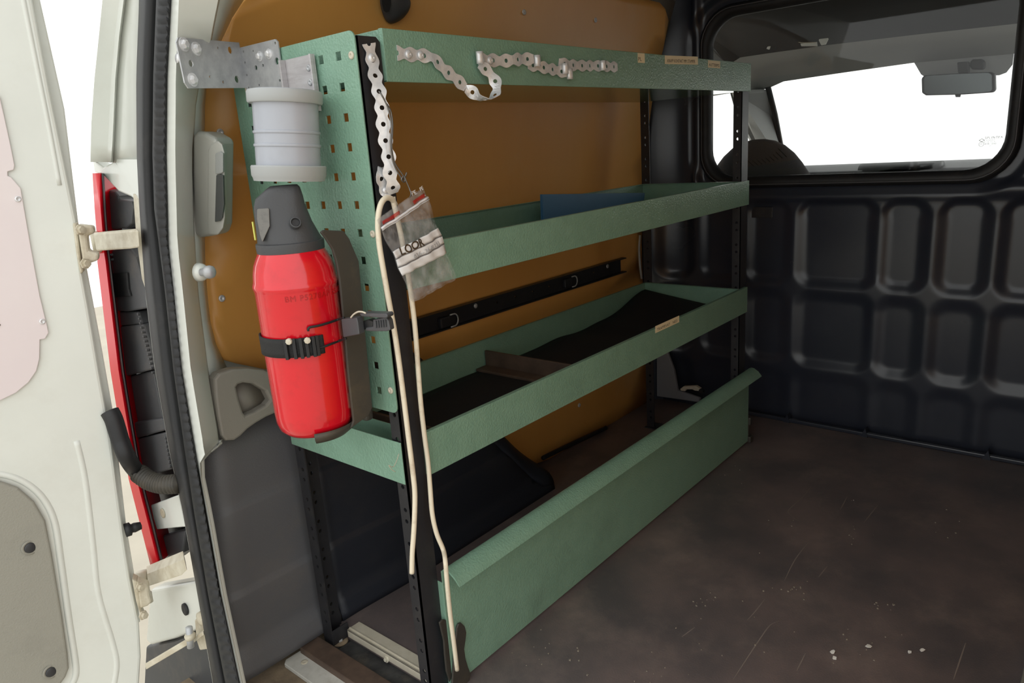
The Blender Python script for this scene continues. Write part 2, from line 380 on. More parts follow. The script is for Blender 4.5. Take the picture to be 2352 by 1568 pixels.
b.loft([[Vector((1.4284, p.y + k * dy, p.z + k * dz)) for dy, dz in ((.0062, 0), (0, .004), (-.0062, 0), (0, -.004))] for k in (1.0, .72)], cap=False); b.build('glass_mark', GREYINK, w1)

# left rear door pillar: swept strips between traced edges on the leaning door plane
ROWS = [-60 + 50 * i for i in range(21)] + [975, 990, 1005, 1015, 1025, 1040, 1060] + [1100 + 54 * i for i in range(11)]
def lerp_tab(tab, v):
    for (v0, u0), (v1, u1) in zip(tab, tab[1:]):
        if v <= v1: break
    return u0 + (u1 - u0) * (v - v0) / (v1 - v0)
E0 = [(-60, 246), (0, 240), (100, 230), (214, 218), (290, 214), (370, 212), (400, 216), (520, 222), (800, 246), (1000, 276), (1200, 318), (1300, 345), (1640, 420)]
E1 = [(-60, 325), (0, 325), (178, 318), (357, 319), (480, 325), (665, 338), (850, 361), (1035, 394), (1181, 426), (1362, 458), (1568, 494), (1640, 506)]
E2 = [(-60, 365), (0, 364), (178, 357), (357, 355), (480, 359), (665, 383), (850, 403), (1035, 429), (1181, 451), (1362, 482), (1568, 522), (1640, 536)]
E3 = [(-60, 396), (0, 393), (178, 384), (357, 382), (560, 387), (665, 399), (850, 418), (1035, 449), (1181, 475), (1362, 507), (1568, 551), (1640, 566)]
E4 = [(-60, 512), (0, 498), (90, 480), (214, 446), (357, 437), (517, 440), (665, 449), (850, 473), (998, 497), (1015, 498), (1025, 488), (1040, 474), (1060, 462), (1100, 464), (1181, 481), (1362, 513), (1568, 557), (1640, 573)]
E5 = [(-60, 600), (0, 560), (50, 528), (100, 506), (200, 472), (400, 468), (640, 472), (760, 486), (830, 510), (850, 530), (980, 530), (1010, 512), (1040, 486), (1060, 474), (1100, 474), (1181, 490), (1362, 522), (1568, 566), (1640, 582)]
def edge(tab, dx, shift=0, vshift=0): return [lean(lerp_tab(tab, v) + shift, v, dx) for v in ROWS]
pil = MB()
e1, e3, e4 = edge(E1, .004), edge(E3, .004), edge(E4, .028)
mid = edge([(a, (b1 + c1) / 2) for (a, b1), (_, c1) in zip(E3, E3)], .004, 18)
e5 = [on_wall(lerp_tab(E5, v), v, .004) if v < 1010 else lean(lerp_tab(E5, v) + (lerp_tab(E4, v) + 2 - lerp_tab(E5, v)) * smst(1030, 1070, v), v, .05 - .036 * smst(1030, 1070, v)) for v in ROWS]
pil.grid([edge(E1, .012, -1), edge(E1, .012, 40)])
r0 = edge(E3, .010, -14); r1 = [lean(min(lerp_tab(E3, v) + 6, lerp_tab(E4, v) - 4), v, 0) for v in ROWS]; r2 = [lean(min(lerp_tab(E3, v) + 20, lerp_tab(E4, v) - 3), v, 0) for v in ROWS]
def low_dx(a, v): return a + (.010 - a) * smst(1010, 1060, v)
r3 = [lean(lerp_tab(E4, v) - 2, v, low_dx(.046, v)) for v in ROWS]; r4 = [lean(lerp_tab(E4, v) + 1, v, low_dx(.056, v)) for v in ROWS]
pil.grid([r0, r1, r2, r3, r4])
pil.grid([r4, [a.lerp(c, .5) + Vector((.006, .004, 0)) for a, c in zip(r4, e5)], e5])
pillar = struct(pil.build('wall_rear', WHITE, smooth='auto')); solid(pillar, .003, 1)
# outer skin of the pillar: the upper white panel with its seam
TOPR = [-60, 0, 80, 180, 280, 330, 372]
def strip(tab, dx, sh=0, rows=TOPR): return [lean(lerp_tab(tab, v) + sh, v, dx) for v in rows]
SEAM = [(-60, 292), (0, 284), (60, 276), (150, 266), (250, 262), (350, 257), (372, 255), (400, 280)]
s0 = strip(E0, -.012); s1 = strip(SEAM, .004, -6); s2 = strip(SEAM, -.002, 0); s3 = strip(SEAM, .006, 4); s4 = strip(E1, .012, 1)
b = MB(); b.grid([[p + Vector((.06, .11, 0)) for p in s0], s0, s1, s2, s3, s4])
ob = b.build('outer_panel', WHITE, pillar, smooth='auto'); solid(ob, .003, 1)
b = MB(); b.prism([lean(u, v, .008) for u, v in ((212, 366), (236, 384), (258, 372), (262, 366), (330, 440), (322, 470), (300, 452), (272, 440), (236, 402), (216, 396))], (.02, 0, 0)); ob = bevel(b.build('corner_gusset', WHITE, pillar), .003)
b = MB(); b.prism([lean(u, v, .006) for u, v in ((262, 366), (322, 366), (330, 462), (322, 462))], (.02, 0, 0)); b.build('corner_gusset', WHITE, pillar)
b = MB(); b.prism([lean(u, v, .006) for u, v in ((306, 445), (325, 452), (332, 560), (340, 680), (326, 640), (318, 580), (312, 530))], (.012, 0, 0)); b.build('lamp_edge_flange', BEIGE, pillar)
# bolt holes in the white pillar
for u, v in ((408, 134),):
    MB().lathe([(.006, .0012), (.0062, 0), (.0035, 0), (.003, -.002)], axis_frame(lean(u, v, -.0015), (-1, .05, .1)), 12).build('rivet_nut', BRIGHT, pillar, True)
# white lower corner panel of the body and the bumper below it
b = MB(); b.prism([lean(u, v, .012) for u, v in ((346, 1352), (430, 1338), (452, 1334), (470, 1440), (440, 1452), (400, 1468), (346, 1482), (334, 1470), (340, 1400))], (.03, .0, 0)); low = bevel(struct(b.build('trim_6', WHITE)), .006, 3)
MB().lathe([(.0105, 0), (.0105, .003), (.007, .004), (.0001, .003)], axis_frame(lean(427, 1398, .0115), (-1, 0, .1)), 20).build('rubber_plug', RUBBER, low, True)
b = MB(); b.prism([lean(u, v, .022) for u, v in ((334, 1484), (400, 1470), (440, 1454), (470, 1432), (498, 1568), (520, 1700), (520, 1800), (330, 1800), (330, 1568))], (.03, 0, 0)); struct(bevel(b.build('trim_7', BUMPER), .006, 3))

# door seal: smooth outer bulb and ribbed inner lip down the whole pillar
seal = thing('door_seal', 'black rubber door seal with ribbed inner lip running down the white rear pillar', 'door seal', lean(350, 700, 0))
VR = [-60 + 1700 * i / 40 for i in range(41)]
def lv(tab, v, f, tab2): return lerp_tab(tab, v) * (1 - f) + lerp_tab(tab2, v) * f
b = MB(); b.grid([[lean(lv(E1, v, f, E2), v, .006 - .016 * math.sin(math.pi * (.1 + .9 * f))) for v in VR] for f in (0, .15, .35, .55, .75, .9, 1)])
o = b.build('bulb', RUBBER, seal, True); solid(o, .003, 1)
b = MB(); VR2 = [-60 + 1700 * i / 240 for i in range(241)]
b.grid([[lean(lv(E2, v, f, E3), v, (-.008 if f < .2 else -.010 + .006 * f) - (.0022 if (i % 3 == 0 and .1 < f < .9) else 0)) for i, v in enumerate(VR2)] for f in (0, .06, .2, .5, .8, .97, 1)])
o = b.build('ribbed_lip', RUBBER, seal, True); solid(o, .003, 1)

# ------------------------------------------------------------------ open rear door at far left
DY = .40
door = bpy.data.objects.new('door_1', None); C.objects.link(door); struct(door); door.location = (-.30, DY, .2)
RIGHT = [(84, -40), (77, 0), (118, 214), (155, 393), (178, 507), (192, 628), (205, 700), (230, 850), (257, 1000), (283, 1203), (301, 1326), (322, 1427), (326, 1507), (322, 1568), (318, 1700)]
DA = math.radians(20); DN = (math.sin(DA), math.cos(DA), 0)         # the door stands open past a right angle
def DP(u, v, dy=0): return at(u, v, DN, DN[0] * -.28 + DN[1] * DY + dy)
def door_left(z): return Vector((-.28 - .68 * DN[1], DY + .68 * DN[0], z))
rt = [DP(u, v) for u, v in RIGHT]; outl = rt + [door_left(-.12), door_left(rt[0].z)]
b = MB(); b.prism(outl, (0, .06, 0)); o = bevel(b.build('inner_panel', WHITE, door), .006, 3)
E_OUT = [(100, -40), (94, 0), (150, 250), (181, 507), (202, 620), (232, 780), (262, 950), (292, 1210), (312, 1330), (324, 1430)]
b = MB(); b.prism([DP(u, v, .03) for u, v in E_OUT] + [DP(u - 40, v, .03) for u, v in E_OUT[::-1]], (0, .012, 0)); bevel(b.build('outer_flange', WHITE, door), .003)
# raised border rolls pressed into the inner face
def roll(pts, r, name='pressed_bead', m=WHITE, off=0.0):
    b = MB(); b.tube(spline([DP(u, v, off) for u, v in pts], 5), r, 10); return b.build(name, m, door, True)
roll([(50, -30), (54, 0), (84, 150), (112, 290), (137, 425)], .0042, off=.0026)
roll([(176, 1010), (196, 1100), (214, 1250), (226, 1360), (258, 1470), (268, 1520), (262, 1568), (250, 1640)], .0065, off=.0048)
roll([(-20, 1084), (30, 1094), (72, 1116), (104, 1150), (126, 1200), (140, 1290), (158, 1420), (172, 1510), (174, 1545), (166, 1568), (150, 1600)], .006, off=.003)
plate_pts = [(-60, 170), (0, 222), (12, 275), (24, 330), (34, 380), (32, 390), (18, 394), (18, 404), (26, 407), (48, 432), (70, 560), (92, 680), (108, 745), (112, 764), (104, 778), (92, 780), (91, 824), (84, 852), (66, 878), (37, 902), (0, 920), (-60, 936), (-200, 960), (-330, 960), (-330, 170)]
cover = thing('window_cover', 'pinkish white sheet riveted over the window opening of the open rear door', 'cover panel', DP(40, 600))
b = MB(); b.prism([DP(u, v, -.004) for u, v in plate_pts], (0, .0035, 0)); bevel(b.build('sheet', PINKPLATE, cover), .001)
for u, v in ((41, 457), (97, 738)):
    MB().lathe([(.0042, 0), (.0040, .0015), (.002, .002), (.0018, .0005), (.0001, .0004)], axis_frame(DP(u, v, -.0042), (0, -1, 0)), 14).build('rivet', BRIGHT, cover, True)
b = MB(); b.prism([DP(u, v, -.0046) for u, v in ((-6, 738), (2, 746), (-6, 754))], (0, .0008, 0)); b.build('scuff', INK, cover)
card = thing('door_trim_panel', 'grey grained plastic trim panel with round plugs low on the open rear door', 'trim panel', DP(90, 1400))
card_pts = [(-60, 1098), (0, 1105), (43, 1120), (80, 1152), (106, 1196), (121, 1272), (134, 1350), (145, 1417), (157, 1500), (160, 1535), (152, 1556), (140, 1572), (100, 1640), (-300, 1640), (-300, 1098)]
b = MB(); b.prism([DP(u, v, -.010) for u, v in card_pts], (0, .0095, 0)); bevel(b.build('panel', TRIMGREY, card), .006, 4)
for u, v in ((69, 1257), (117, 1542)):
    pg = MB().lathe([(.0115, 0), (.0112, .0012), (.0082, .0010), (.0078, .0002)], axis_frame(DP(u, v, -.0102), (0, -1, 0)), 20, cap=False).build('plug_ring', TRIMGREY, card, True)
    MB().lathe([(.0080, 0), (.0078, .0018), (.006, .0026), (.0001, .0028)], axis_frame(DP(u, v, -.0100), (0, -1, 0)), 20).build('plug', PLUG, pg, True)
buf = tag(MB().lathe([(.011, 0), (.011, .008), (.007, .010), (.008, .014), (.006, .024), (.0001, .025)], axis_frame(DP(287, 1218, .01), (1, -.25, 0)), 16).build('rubber_buffer', RUBBER, None, True), 'black rubber buffer poking from the edge of the open rear door', 'buffer')

# hinges
def hinge(name, label, armpoly, plates, bolts, pins):
    t = bpy.data.objects.new(name, None); C.objects.link(t); t.parent = door; t.matrix_parent_inverse = world_of(door).inverted(); t.location = armpoly[0]; t['label'] = label
    b = MB(); b.prism(armpoly, (.012, .03, 0)); bevel(b.build('arm', BEIGE, t), .003)
    for pl in plates:
        b = MB(); b.prism(pl, (.010, .02, 0)); bevel(b.build('leaf', BEIGE, t), .003)
    for p, d in bolts:
        MB().lathe([(.008, 0), (.008, .002), (.0055, .0025), (.0055, .007), (.0001, .0075)], axis_frame(p, d), 6).build('bolt', BEIGE, t)
    for p, q, r in pins:
        MB().tube([p, q], r, 14).build('knuckle', BEIGE, t, True)
def L(u, v, dx=-.02): return lean(u, v, dx)
hinge('door_hinge', 'upper beige-stained white door hinge with a straight arm across the tail lamp', [L(214, 536), (L(318, 527)), L(321, 569), L(300, 572), L(222, 577)],
      [[DP(166, 512, -.006), DP(176, 512, -.006), DP(186, 600, -.006), DP(192, 624, -.006), DP(184, 630, -.006), DP(176, 590, -.006)],
       [DP(176, 515, -.012), DP(214, 519, -.012), DP(217, 535, -.012), DP(200, 542, -.012), DP(204, 576, -.012), DP(226, 582, -.012), DP(225, 598, -.012), DP(202, 606, -.012), DP(190, 600, -.012)]],
      [(DP(183, 528, -.016), (.3, -1, 0)), (DP(195, 605, -.016), (.3, -1, 0))], [(L(216, 533, -.012), L(226, 580, -.012), .007)])
hinge('door_hinge', 'lower pale door hinge with a stubby arm above the white body corner', [L(338, 1318), L(424, 1284), L(430, 1310), L(418, 1322), L(340, 1348)],
      [[DP(303, 1330, -.006), DP(316, 1336, -.006), DP(326, 1408, -.006), DP(332, 1420, -.006), DP(326, 1424, -.006), DP(312, 1380, -.006)],
       [DP(314, 1336, -.012), DP(340, 1346, -.012), DP(343, 1366, -.012), DP(348, 1382, -.012), DP(340, 1392, -.012), DP(322, 1398, -.012)]],
      [(DP(320, 1348, -.016), (.3, -1, 0)), (DP(328, 1412, -.016), (.3, -1, 0))], [(L(326, 1312, -.02), L(332, 1345, -.02), .011), (L(334, 1362, -.02), L(338, 1384, -.02), .010)])

# tail lamp seen edge-on behind the pillar
tl = thing('tail_lamp', 'dusty black tail lamp body with a red lens edge beside the rear pillar', 'tail lamp', lean(300, 800, .02))
LEN = [(398, 217), (480, 222), (580, 230), (600, 228), (700, 240), (850, 258), (960, 276), (1100, 300), (1250, 338), (1306, 352)]
lr = [v for v, _ in LEN]
A = [lean(u, v, -.006) for v, u in LEN]; Bq = [lean(u + (10 if v < 600 else 15), v, -.006) for v, u in LEN]
b = MB(); b.grid([[p + Vector((.05, .03, 0)) for p in A], A, Bq, [p + Vector((.002, .001, 0)) for p in Bq]]); solid(b.build('red_lens', TAILRED, tl, 'auto'), .003, 1)
c0 = [lean(u + (10 if v < 600 else 15), v, -.003) for v, u in LEN]; c1 = [lean(u + (20 if v < 600 else 25), v, -.002) for v, u in LEN]; c2 = [lean(u + (22 if v < 600 else 28), v, .012) for v, u in LEN]
b = MB(); b.grid([c0, c1, c2]); solid(b.build('lens_rim', TAILBLK, tl, 'auto'), .002, 1)
def lampbox(pts, dx, dep=.03, m=TAILBLK, nm='body_section', bv=.003):
    b = MB(); b.prism([lean(u, v, dx) for u, v in pts], (dep, 0, 0)); return bevel(b.build(nm, m, tl), bv)
lampbox([(236, 420), (300, 430), (345, 640), (400, 900), (420, 1250), (352, 1304), (300, 1000), (262, 760)], .050, .03, RUBBER, 'back_shell', .002)
lampbox([(234, 432), (262, 440), (270, 450), (272, 458), (302, 462), (306, 478), (302, 515), (290, 524), (234, 528)], .022)
lampbox([(246, 575), (300, 572), (312, 590), (318, 610), (336, 668), (340, 708), (290, 716), (262, 714), (250, 640)], .020)
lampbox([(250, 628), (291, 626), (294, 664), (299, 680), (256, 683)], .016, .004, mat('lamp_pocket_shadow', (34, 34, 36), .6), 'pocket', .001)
lampbox([(262, 716), (316, 716), (326, 744), (266, 750)], .024)
lampbox([(264, 752), (328, 744), (346, 800), (354, 848), (280, 866)], .022)
lampbox([(282, 868), (352, 850), (374, 962), (300, 978)], .030)
lampbox([(298, 972), (372, 960), (382, 988), (306, 1008)], .022)
lampbox([(306, 1010), (380, 992), (394, 1078), (350, 1090), (318, 1060)], .024)
lampbox([(346, 1160), (410, 1136), (412, 1150), (424, 1210), (400, 1212), (360, 1216), (352, 1190)], .012, .006, WHITE, 'bracket_plate', .002)
MB().lathe([(.0085, 0), (.0085, .001), (.006, .0012), (.0001, -.001)], axis_frame(lean(374, 1178, .0115), (-1, 0, .1)), 16).build('plate_hole', BEIGE, tl, True)
lampbox([(352, 1236), (426, 1218), (418, 1270), (392, 1290), (356, 1300)], .030)
for (pa, pb, nn) in (((320, 716), (356, 860), 14), ((384, 1000), (396, 1075), 8)):
    for k in range(nn):
        f = (k + .5) / nn; u = pa[0] + (pb[0] - pa[0]) * f; v = pa[1] + (pb[1] - pa[1]) * f
        MB().lathe([(.0026, 0), (.0026, .004), (.0001, .005)], axis_frame(lean(u, v, .021), (-1, 0, .1)), 6).build('locating_tooth', TAILBLK, tl)
for k in range(5):
    v = 490 + 9 * k if k < 3 else 583 + 11 * (k - 3); u = 230 + (v - 490) * .1
    lampbox([(u, v), (u + 12, v), (u + 12.6, v + 5), (u + .6, v + 5)], .014, .02, TAILBLK, 'cooling_rib', .0006)

# cable gaiter, check strap, latch hardware
g = thing('cable_gaiter', 'black rubber cable gaiter with ribbed elbow from door edge to pillar', 'cable gaiter', DP(280, 1020))
gp = spline([DP(252, 945, 0), DP(262, 965, -.006), DP(276, 1010, -.012), DP(292, 1050, -.016), L(312, 1080, -.030), L(330, 1096, -.028)], 8)
MB().tube(gp, [.0135 - .001 * i / (len(gp) - 1) for i in range(len(gp))], 14).build('sleeve', RUBBER, g, True)
rp = spline([L(318, 1086, -.030), L(345, 1104, -.024), L(375, 1112, -.014), L(412, 1110, .0)], 22)
MB().tube(rp, [.0135 + (.0022 if (i // 2) % 2 else -.0008) for i in range(len(rp))], 14).build('ribbed_elbow', DARKPL, g, True)
ck = thing('door_check', 'thin pale metal door check bar pinned to a bracket by the seal', 'door check', L(440, 1450))
ba = DP(334, 1532, -.01); bb = L(432, 1474, -.01)
b = MB(); n_ = Vector((0, 0, 1)); b.prism([ba + n_ * .006, bb + n_ * .006, bb - n_ * .005, ba - n_ * .005], (.003, .002, 0)); bevel(b.build('check_bar', BEIGE, ck), .001)
MB().tube([L(434, 1440, -.014), L(438, 1486, -.014)], .0055, 12).build('pivot_pin', GREYST, ck, True)
MB().lathe([(.008, -.003), (.009, .003), (.007, .006)], axis_frame(L(437, 1462, -.014), (0, 0, 1)), 14).build('pin_collar', BEIGE, ck, True)
b = MB(); b.prism([L(428, 1476, -.006), L(466, 1450, -.004), L(468, 1458, -.004), L(430, 1488, -.006)], (.006, .004, 0)); bevel(b.build('fork', BEIGE, ck), .001)
b = MB(); b.prism([L(446, 1424, .008), L(464, 1400, .008), L(480, 1400, .008), L(488, 1490, .008), L(458, 1494, .008), L(450, 1470, .008)], (.012, 0, 0)); bevel(b.build('bracket', BEIGE, ck), .003)
for u, v in ((474, 1461), (477, 1475)):
    MB().lathe([(.0035, 0), (.0034, .0006), (.0001, .0006)], axis_frame(L(u, v, .0078), (-1, 0, .1)), 10).build('bolt_hole', RUBBER, ck)
MB().lathe([(.012, 0), (.011, .006), (.005, .008), (.0001, .008)], axis_frame(L(466, 1418, .007), (-1, 0, .1)), 16).build('striker_boss', BEIGE, ck, True)

# ------------------------------------------------------------------ plywood lining on the left side
ply = thing('plywood_lining', 'large orange-brown varnished plywood lining panel on the left van side behind the shelves', 'lining panel', (.6, .39, .6))
PLYO = [(600, 846), (545, 835), (512, 826), (496, 805), (487, 770), (481, 700), (474, 600), (469, 400), (470, 230), (486, 160), (507, 95), (530, 50), (556, 10), (600, -40), (900, -70), (1300, -50), (1440, -12), (1515, 6), (1528, 20), (1536, 48), (1524, 110), (1500, 220), (1484, 350), (1480, 470), (1474, 560), (1476, 640), (1484, 700), (1486, 800), (1486, 934), (1420, 968), (1330, 1014), (1262, 1054), (1215, 1070), (1130, 1010), (960, 880), (800, 884)]
pts3 = [on_wall(u, v) for u, v in PLYO]
bm = bmesh.new(); vv = [bm.verts.new((p.x, p.z, 0)) for p in pts3]; bm.faces.new(vv)
bmesh.ops.triangulate(bm, faces=bm.faces)
for zc in [.05 + .06 * i for i in range(21)]:
    bmesh.ops.bisect_plane(bm, geom=bm.verts[:] + bm.edges[:] + bm.faces[:], plane_co=(0, zc, 0), plane_no=(0, 1, 0))
for v in bm.verts: x, z = v.co.x, v.co.y; v.co = (x, wall_y(z), z)
bmesh.ops.recalc_face_normals(bm, faces=bm.faces)
me = bpy.data.meshes.new('sheet'); bm.to_mesh(me); bm.free(); o = new_obj('sheet', me, ply, PLY, True)
if sum(p.normal.y for p in me.polygons) > 0: me.flip_normals()
solid(o, .009, -1)
for u, v in ((505, 304), (509, 685), (1203, 28), (1367, 46), (1330, 930)):
    p = on_wall(u, v, .0005); MB().lathe([(.0062, 0), (.0058, .002), (.003, .0028), (.0022, .0012), (.0001, .0010)], axis_frame(p, (0, -1, 0)), 14).build('screw', BRIGHT, ply, True)

# ------------------------------------------------------------------ things on the left side
# wheel arch cover: swept cross-section whose height falls towards the front
arch = thing('wheel_arch_cover', 'dark moulded plastic wheel arch cover with pressed lines behind the shelf legs', 'arch cover', (.1, .32, 0))
def arch_h(x):
    h = .452 if x < .315 else .452 - (x - .315) * 1.16
    return max(.004, h)
def arch_row(x, sc=1.0):
    h = arch_h(x); r = min(.075, h * .8); row = []
    def yf(z):
        y = .326 + .03 * max(0, (z - .3)) - (.010 * smst(.02, .2, x) * (1 - smst(.25, .4, z)))
        for zr in (.299, .148, .04): y -= .0065 * smst(zr + .005, zr - .004, z)
        y -= .012 * smst(.05, 0, z)
        return y
    zz = [0, .012, .03, .036, .044, .06, .1, .140, .146, .150, .156, .2, .25, .291, .297, .301, .307, .33]
    for z in zz:
        z_ = min(z, h - r); row.append((yf(z_), z_))
    y0 = yf(h - r)
    for k in range(1, 8):
        a = math.pi / 2 * k / 7; row.append((y0 + r * (1 - math.cos(a)), h - r + r * math.sin(a)))
    row.append((.398, h + .001))
    return [Vector((x, y, z)) for y, z in row]
b = MB(); xs = [-.235 + .02 * i for i in range(46)]
rows = []
for x in xs:
    k = min(1, (x + .235) / .06); k = math.sqrt(max(0, 1 - (1 - k) ** 2)); row = arch_row(x)
    rows.append([Vector((p.x + .115 * p.z * (1 - smst(-.235, -.05, x)), p.y + .045 * (1 - k), p.z * (.93 + .07 * k))) for p in row])
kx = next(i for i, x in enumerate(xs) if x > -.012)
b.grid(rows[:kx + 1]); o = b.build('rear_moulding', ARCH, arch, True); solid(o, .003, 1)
b = MB(); b.grid(rows[kx:]); o = b.build('arch_moulding', mat('shaded_black_arch_plastic', (40, 43, 52), .5, dirt=(84, 80, 76), dscale=7, damt=.2, bump=.12, bscale=420), arch, True); solid(o, .003, 1)  # black front section, with the shelves' shade mixed into its darker colour

lamp = thing('interior_lamp', 'pale grey load space lamp with frosted lens beside the white rear pillar', 'lamp', on_wall(470, 430))
def lp(u, v, x): return X(u, v, x)
oc = Vector((-.100, .285, .825))
la = Vector((.36, .90, .10)).normalized(); lb = Vector((.93, -.36, .02)).normalized()
f0 = [(442, 309), (452, 301), (470, 303), (496, 318), (498, 330), (497, 520), (490, 542), (458, 546), (446, 538), (441, 520)]
side_ = [X(u, v, -.118) for u, v in f0]
b = MB(); b.prism(side_, (.045, .03, 0)); bevel(b.build('housing', LAMPPL, lamp), .008, 4)
f1 = [(484, 330), (500, 322), (510, 332), (515, 350), (516, 500), (512, 524), (500, 540), (482, 540), (476, 520), (477, 345)]
b = MB(); b.prism([X(u, v, -.119) for u, v in f1], (.016, .02, 0)); bevel(b.build('lens_frame', LAMPPL, lamp), .005, 4)
b = MB(); b.prism([X(u, v, -.1225) for u, v in ((494, 352), (506, 348), (512, 352), (512, 396), (506, 399), (494, 400))], (.005, .004, 0)); bevel(b.build('ribbed_lens', LENS, lamp), .0015)
b = MB(); b.prism([X(u, v, -.1225) for u, v in ((496, 402), (504, 400), (512, 402), (514, 470), (510, 500), (504, 508), (493, 510))], (.005, .004, 0)); bevel(b.build('smoked_lens', SMOKE, lamp), .0015)

stop = thing('door_stop_bolt', 'round bolt head with white rubber collar poking out above the grey trim on the pillar', 'bolt', lean(470, 625, .02))
MB().lathe([(.0145, 0), (.0125, .006), (.0085, .012)], axis_frame(lean(458, 625, .030), (.35, -.93, 0)), 20).build('collar', WHITE, stop, True)
MB().lathe([(.0055, -.006), (.0060, .001), (.0092, .003), (.0098, .008), (.0085, .013), (.005, .0155), (.0001, .016)], axis_frame(lean(470, 625, .026), (.5, -.86, 0)), 20).build('head', GREYST, stop, True)

trim = thing('grey_trim_pocket', 'warm grey moulded plastic trim with an open pocket above the wheel arch cover', 'trim', (-.1, .33, .5))
TP = [(484, 868), (492, 858), (520, 849), (556, 847), (590, 851), (630, 866), (640, 930), (620, 938), (596, 948), (572, 962), (552, 976), (536, 992), (524, 1000), (508, 1001), (500, 992), (492, 950), (486, 905)]
def tp(u, v, y=.325): return Y(u, v, y)
hole = [(523, 884), (530, 874), (545, 869), (570, 872), (600, 890), (612, 915), (600, 930), (575, 945), (548, 956), (540, 946), (530, 915)]
M_t = Matrix(((1, 0, 0, 0), (0, 0, -1, .325), (0, 1, 0, 0), (0, 0, 0, 1)))     # local xy -> world xz on y=.325, local z -> -y
def loc2(pts, y=.325): return [(Y(u, v, y).x, Y(u, v, y).z) for u, v in pts]
plate('rim', loc2(TP), [loc2(hole)], .016, M_t, GREYPL, trim, .004)
cen = Y(570, 912, .325)
b = MB(); ring0 = [Y(u, v, .322) for u, v in hole]; ring1 = [p.lerp(cen, .18) + Vector((0, .022, 0)) for p in ring0]; ring2 = [p.lerp(cen, .55) + Vector((0, .030, 0)) for p in ring0]; ring3 = [p.lerp(cen, .98) + Vector((0, .032, 0)) for p in ring0]
b.loft([ring0, ring1, ring2, ring3], cap=True); b.build('pocket', GREYPL, trim, True)
MB().lathe([(.008, 0), (.009, .006), (.007, .012), (.003, .014), (.0001, .0145)], axis_frame(Y(532, 904, .335), (-.5, -.8, 0)), 16).build('bolt', GREYST, trim, True)
b = MB(); b.prism([Y(u, v, .3105) for u, v in ((499, 928), (508, 918), (516, 924), (520, 940), (514, 956), (506, 964), (503, 950))], (0, .004, 0)); bevel(b.build('finger_slot', mat('slot_grey', (150, 144, 132), .5), trim), .0015)

hnd = thing('grab_handle', 'dark grey moulded plastic hook with a hollow grip at top of plywood lining', 'hook', on_wall(895, 20))
HO = [(864, 2), (868, 22), (874, 42), (882, 55), (892, 60), (904, 57), (920, 46), (931, 30), (935, 12), (932, 0), (925, -14), (905, -26), (880, -24), (867, -12)]
ho = [on_wall(u, v, .002) for u, v in HO]; hc = on_wall(905, 14, .002)
b = MB(); b.loft([ho, [p.lerp(hc, .05) + Vector((0, -.012, 0)) for p in ho], [p.lerp(hc, .3) + Vector((0, -.024, 0)) for p in ho], [p.lerp(hc, .7) + Vector((0, -.029, 0)) for p in ho]]); o = b.build('shell', HEAD, hnd, True); subd(o, 1)
hh = [on_wall(u, v, .026) for u, v in ((874, -14), (897, -14), (897, 12), (893, 27), (886, 29), (880, 24), (876, 10))]
b = MB(); b.prism(hh, (0, -.002, 0)); bevel(b.build('grip_hollow', RUBBER, hnd), .0008)

ks = tag(MB().tube(spline([on_wall(u, v, .016) for u, v in ((1247, 1052), (1262, 1044), (1320, 1016), (1380, 988), (1392, 982))], 4), .0065, 8).build('kerb_strip', RUBBER, None, True), 'black rubber kerb strip on the floor along the bottom of plywood lining', 'strip')
rail = thing('lashing_rail', 'black channel rail with two metal rings screwed along the plywood lining', 'rail', (.74, .39, .495))
RY = .398
ra, rb = Y(905, 760, RY).x, Y(1426, 610, RY).x
z0, z1 = .468, .506
plate_holes = [circ(Y(u, v, RY).x, (z0 + z1) / 2 + .002, .0032, 10) for u, v in ((1137, 690), (1179, 678), (1219, 665), (1257, 654), (1360, 623))]
M_r = Matrix(((1, 0, 0, 0), (0, 0, -1, RY - .004), (0, 1, 0, 0), (0, 0, 0, 1)))
plate('web', [(ra, z0), (rb - .012, z0), (rb - .012, z1), (ra, z1)], plate_holes, .003, M_r, BLACKST, rail)
b = MB(); b.box((ra, RY - .020, z1), (rb, RY - .004, z1 + .003)); b.build('flange', BLACKST, rail)
b = MB(); b.box((ra, RY - .020, z0 - .003), (rb, RY - .004, z0)); b.build('flange', BLACKST, rail)
for (u, v, open_) in ((1018, 738, 1), (1300, 648, 0)):
    p = Y(u, v, RY - .007)
    cl = bevel(MB().box((p.x - .018, p.y - .012, p.z - .012), (p.x + .012, p.y, p.z + .012)).build('ring_clip', BLACKST, rail), .003)
    R_ = .014; pts = [p + Vector((.010, -.013, R_))]
    for k in range(13):
        a = math.pi / 2 - math.pi * k / 12; pts.append(p + Vector((.022 + R_ * math.cos(a) * .9, -.013, R_ * math.sin(a))))
    pts.append(p + Vector((.010, -.013, -R_))); MB().tube(pts, .0018, 8).build('ring', GREYST, cl, True)
for u, v in ((1092, 702), (1395, 611)):
    MB().lathe([(.006, 0), (.006, .0015), (.003, .003), (.0001, .0028)], axis_frame(Y(u, v, RY - .007), (0, -1, 0)), 12).build('screw', GREYST, rail, True)

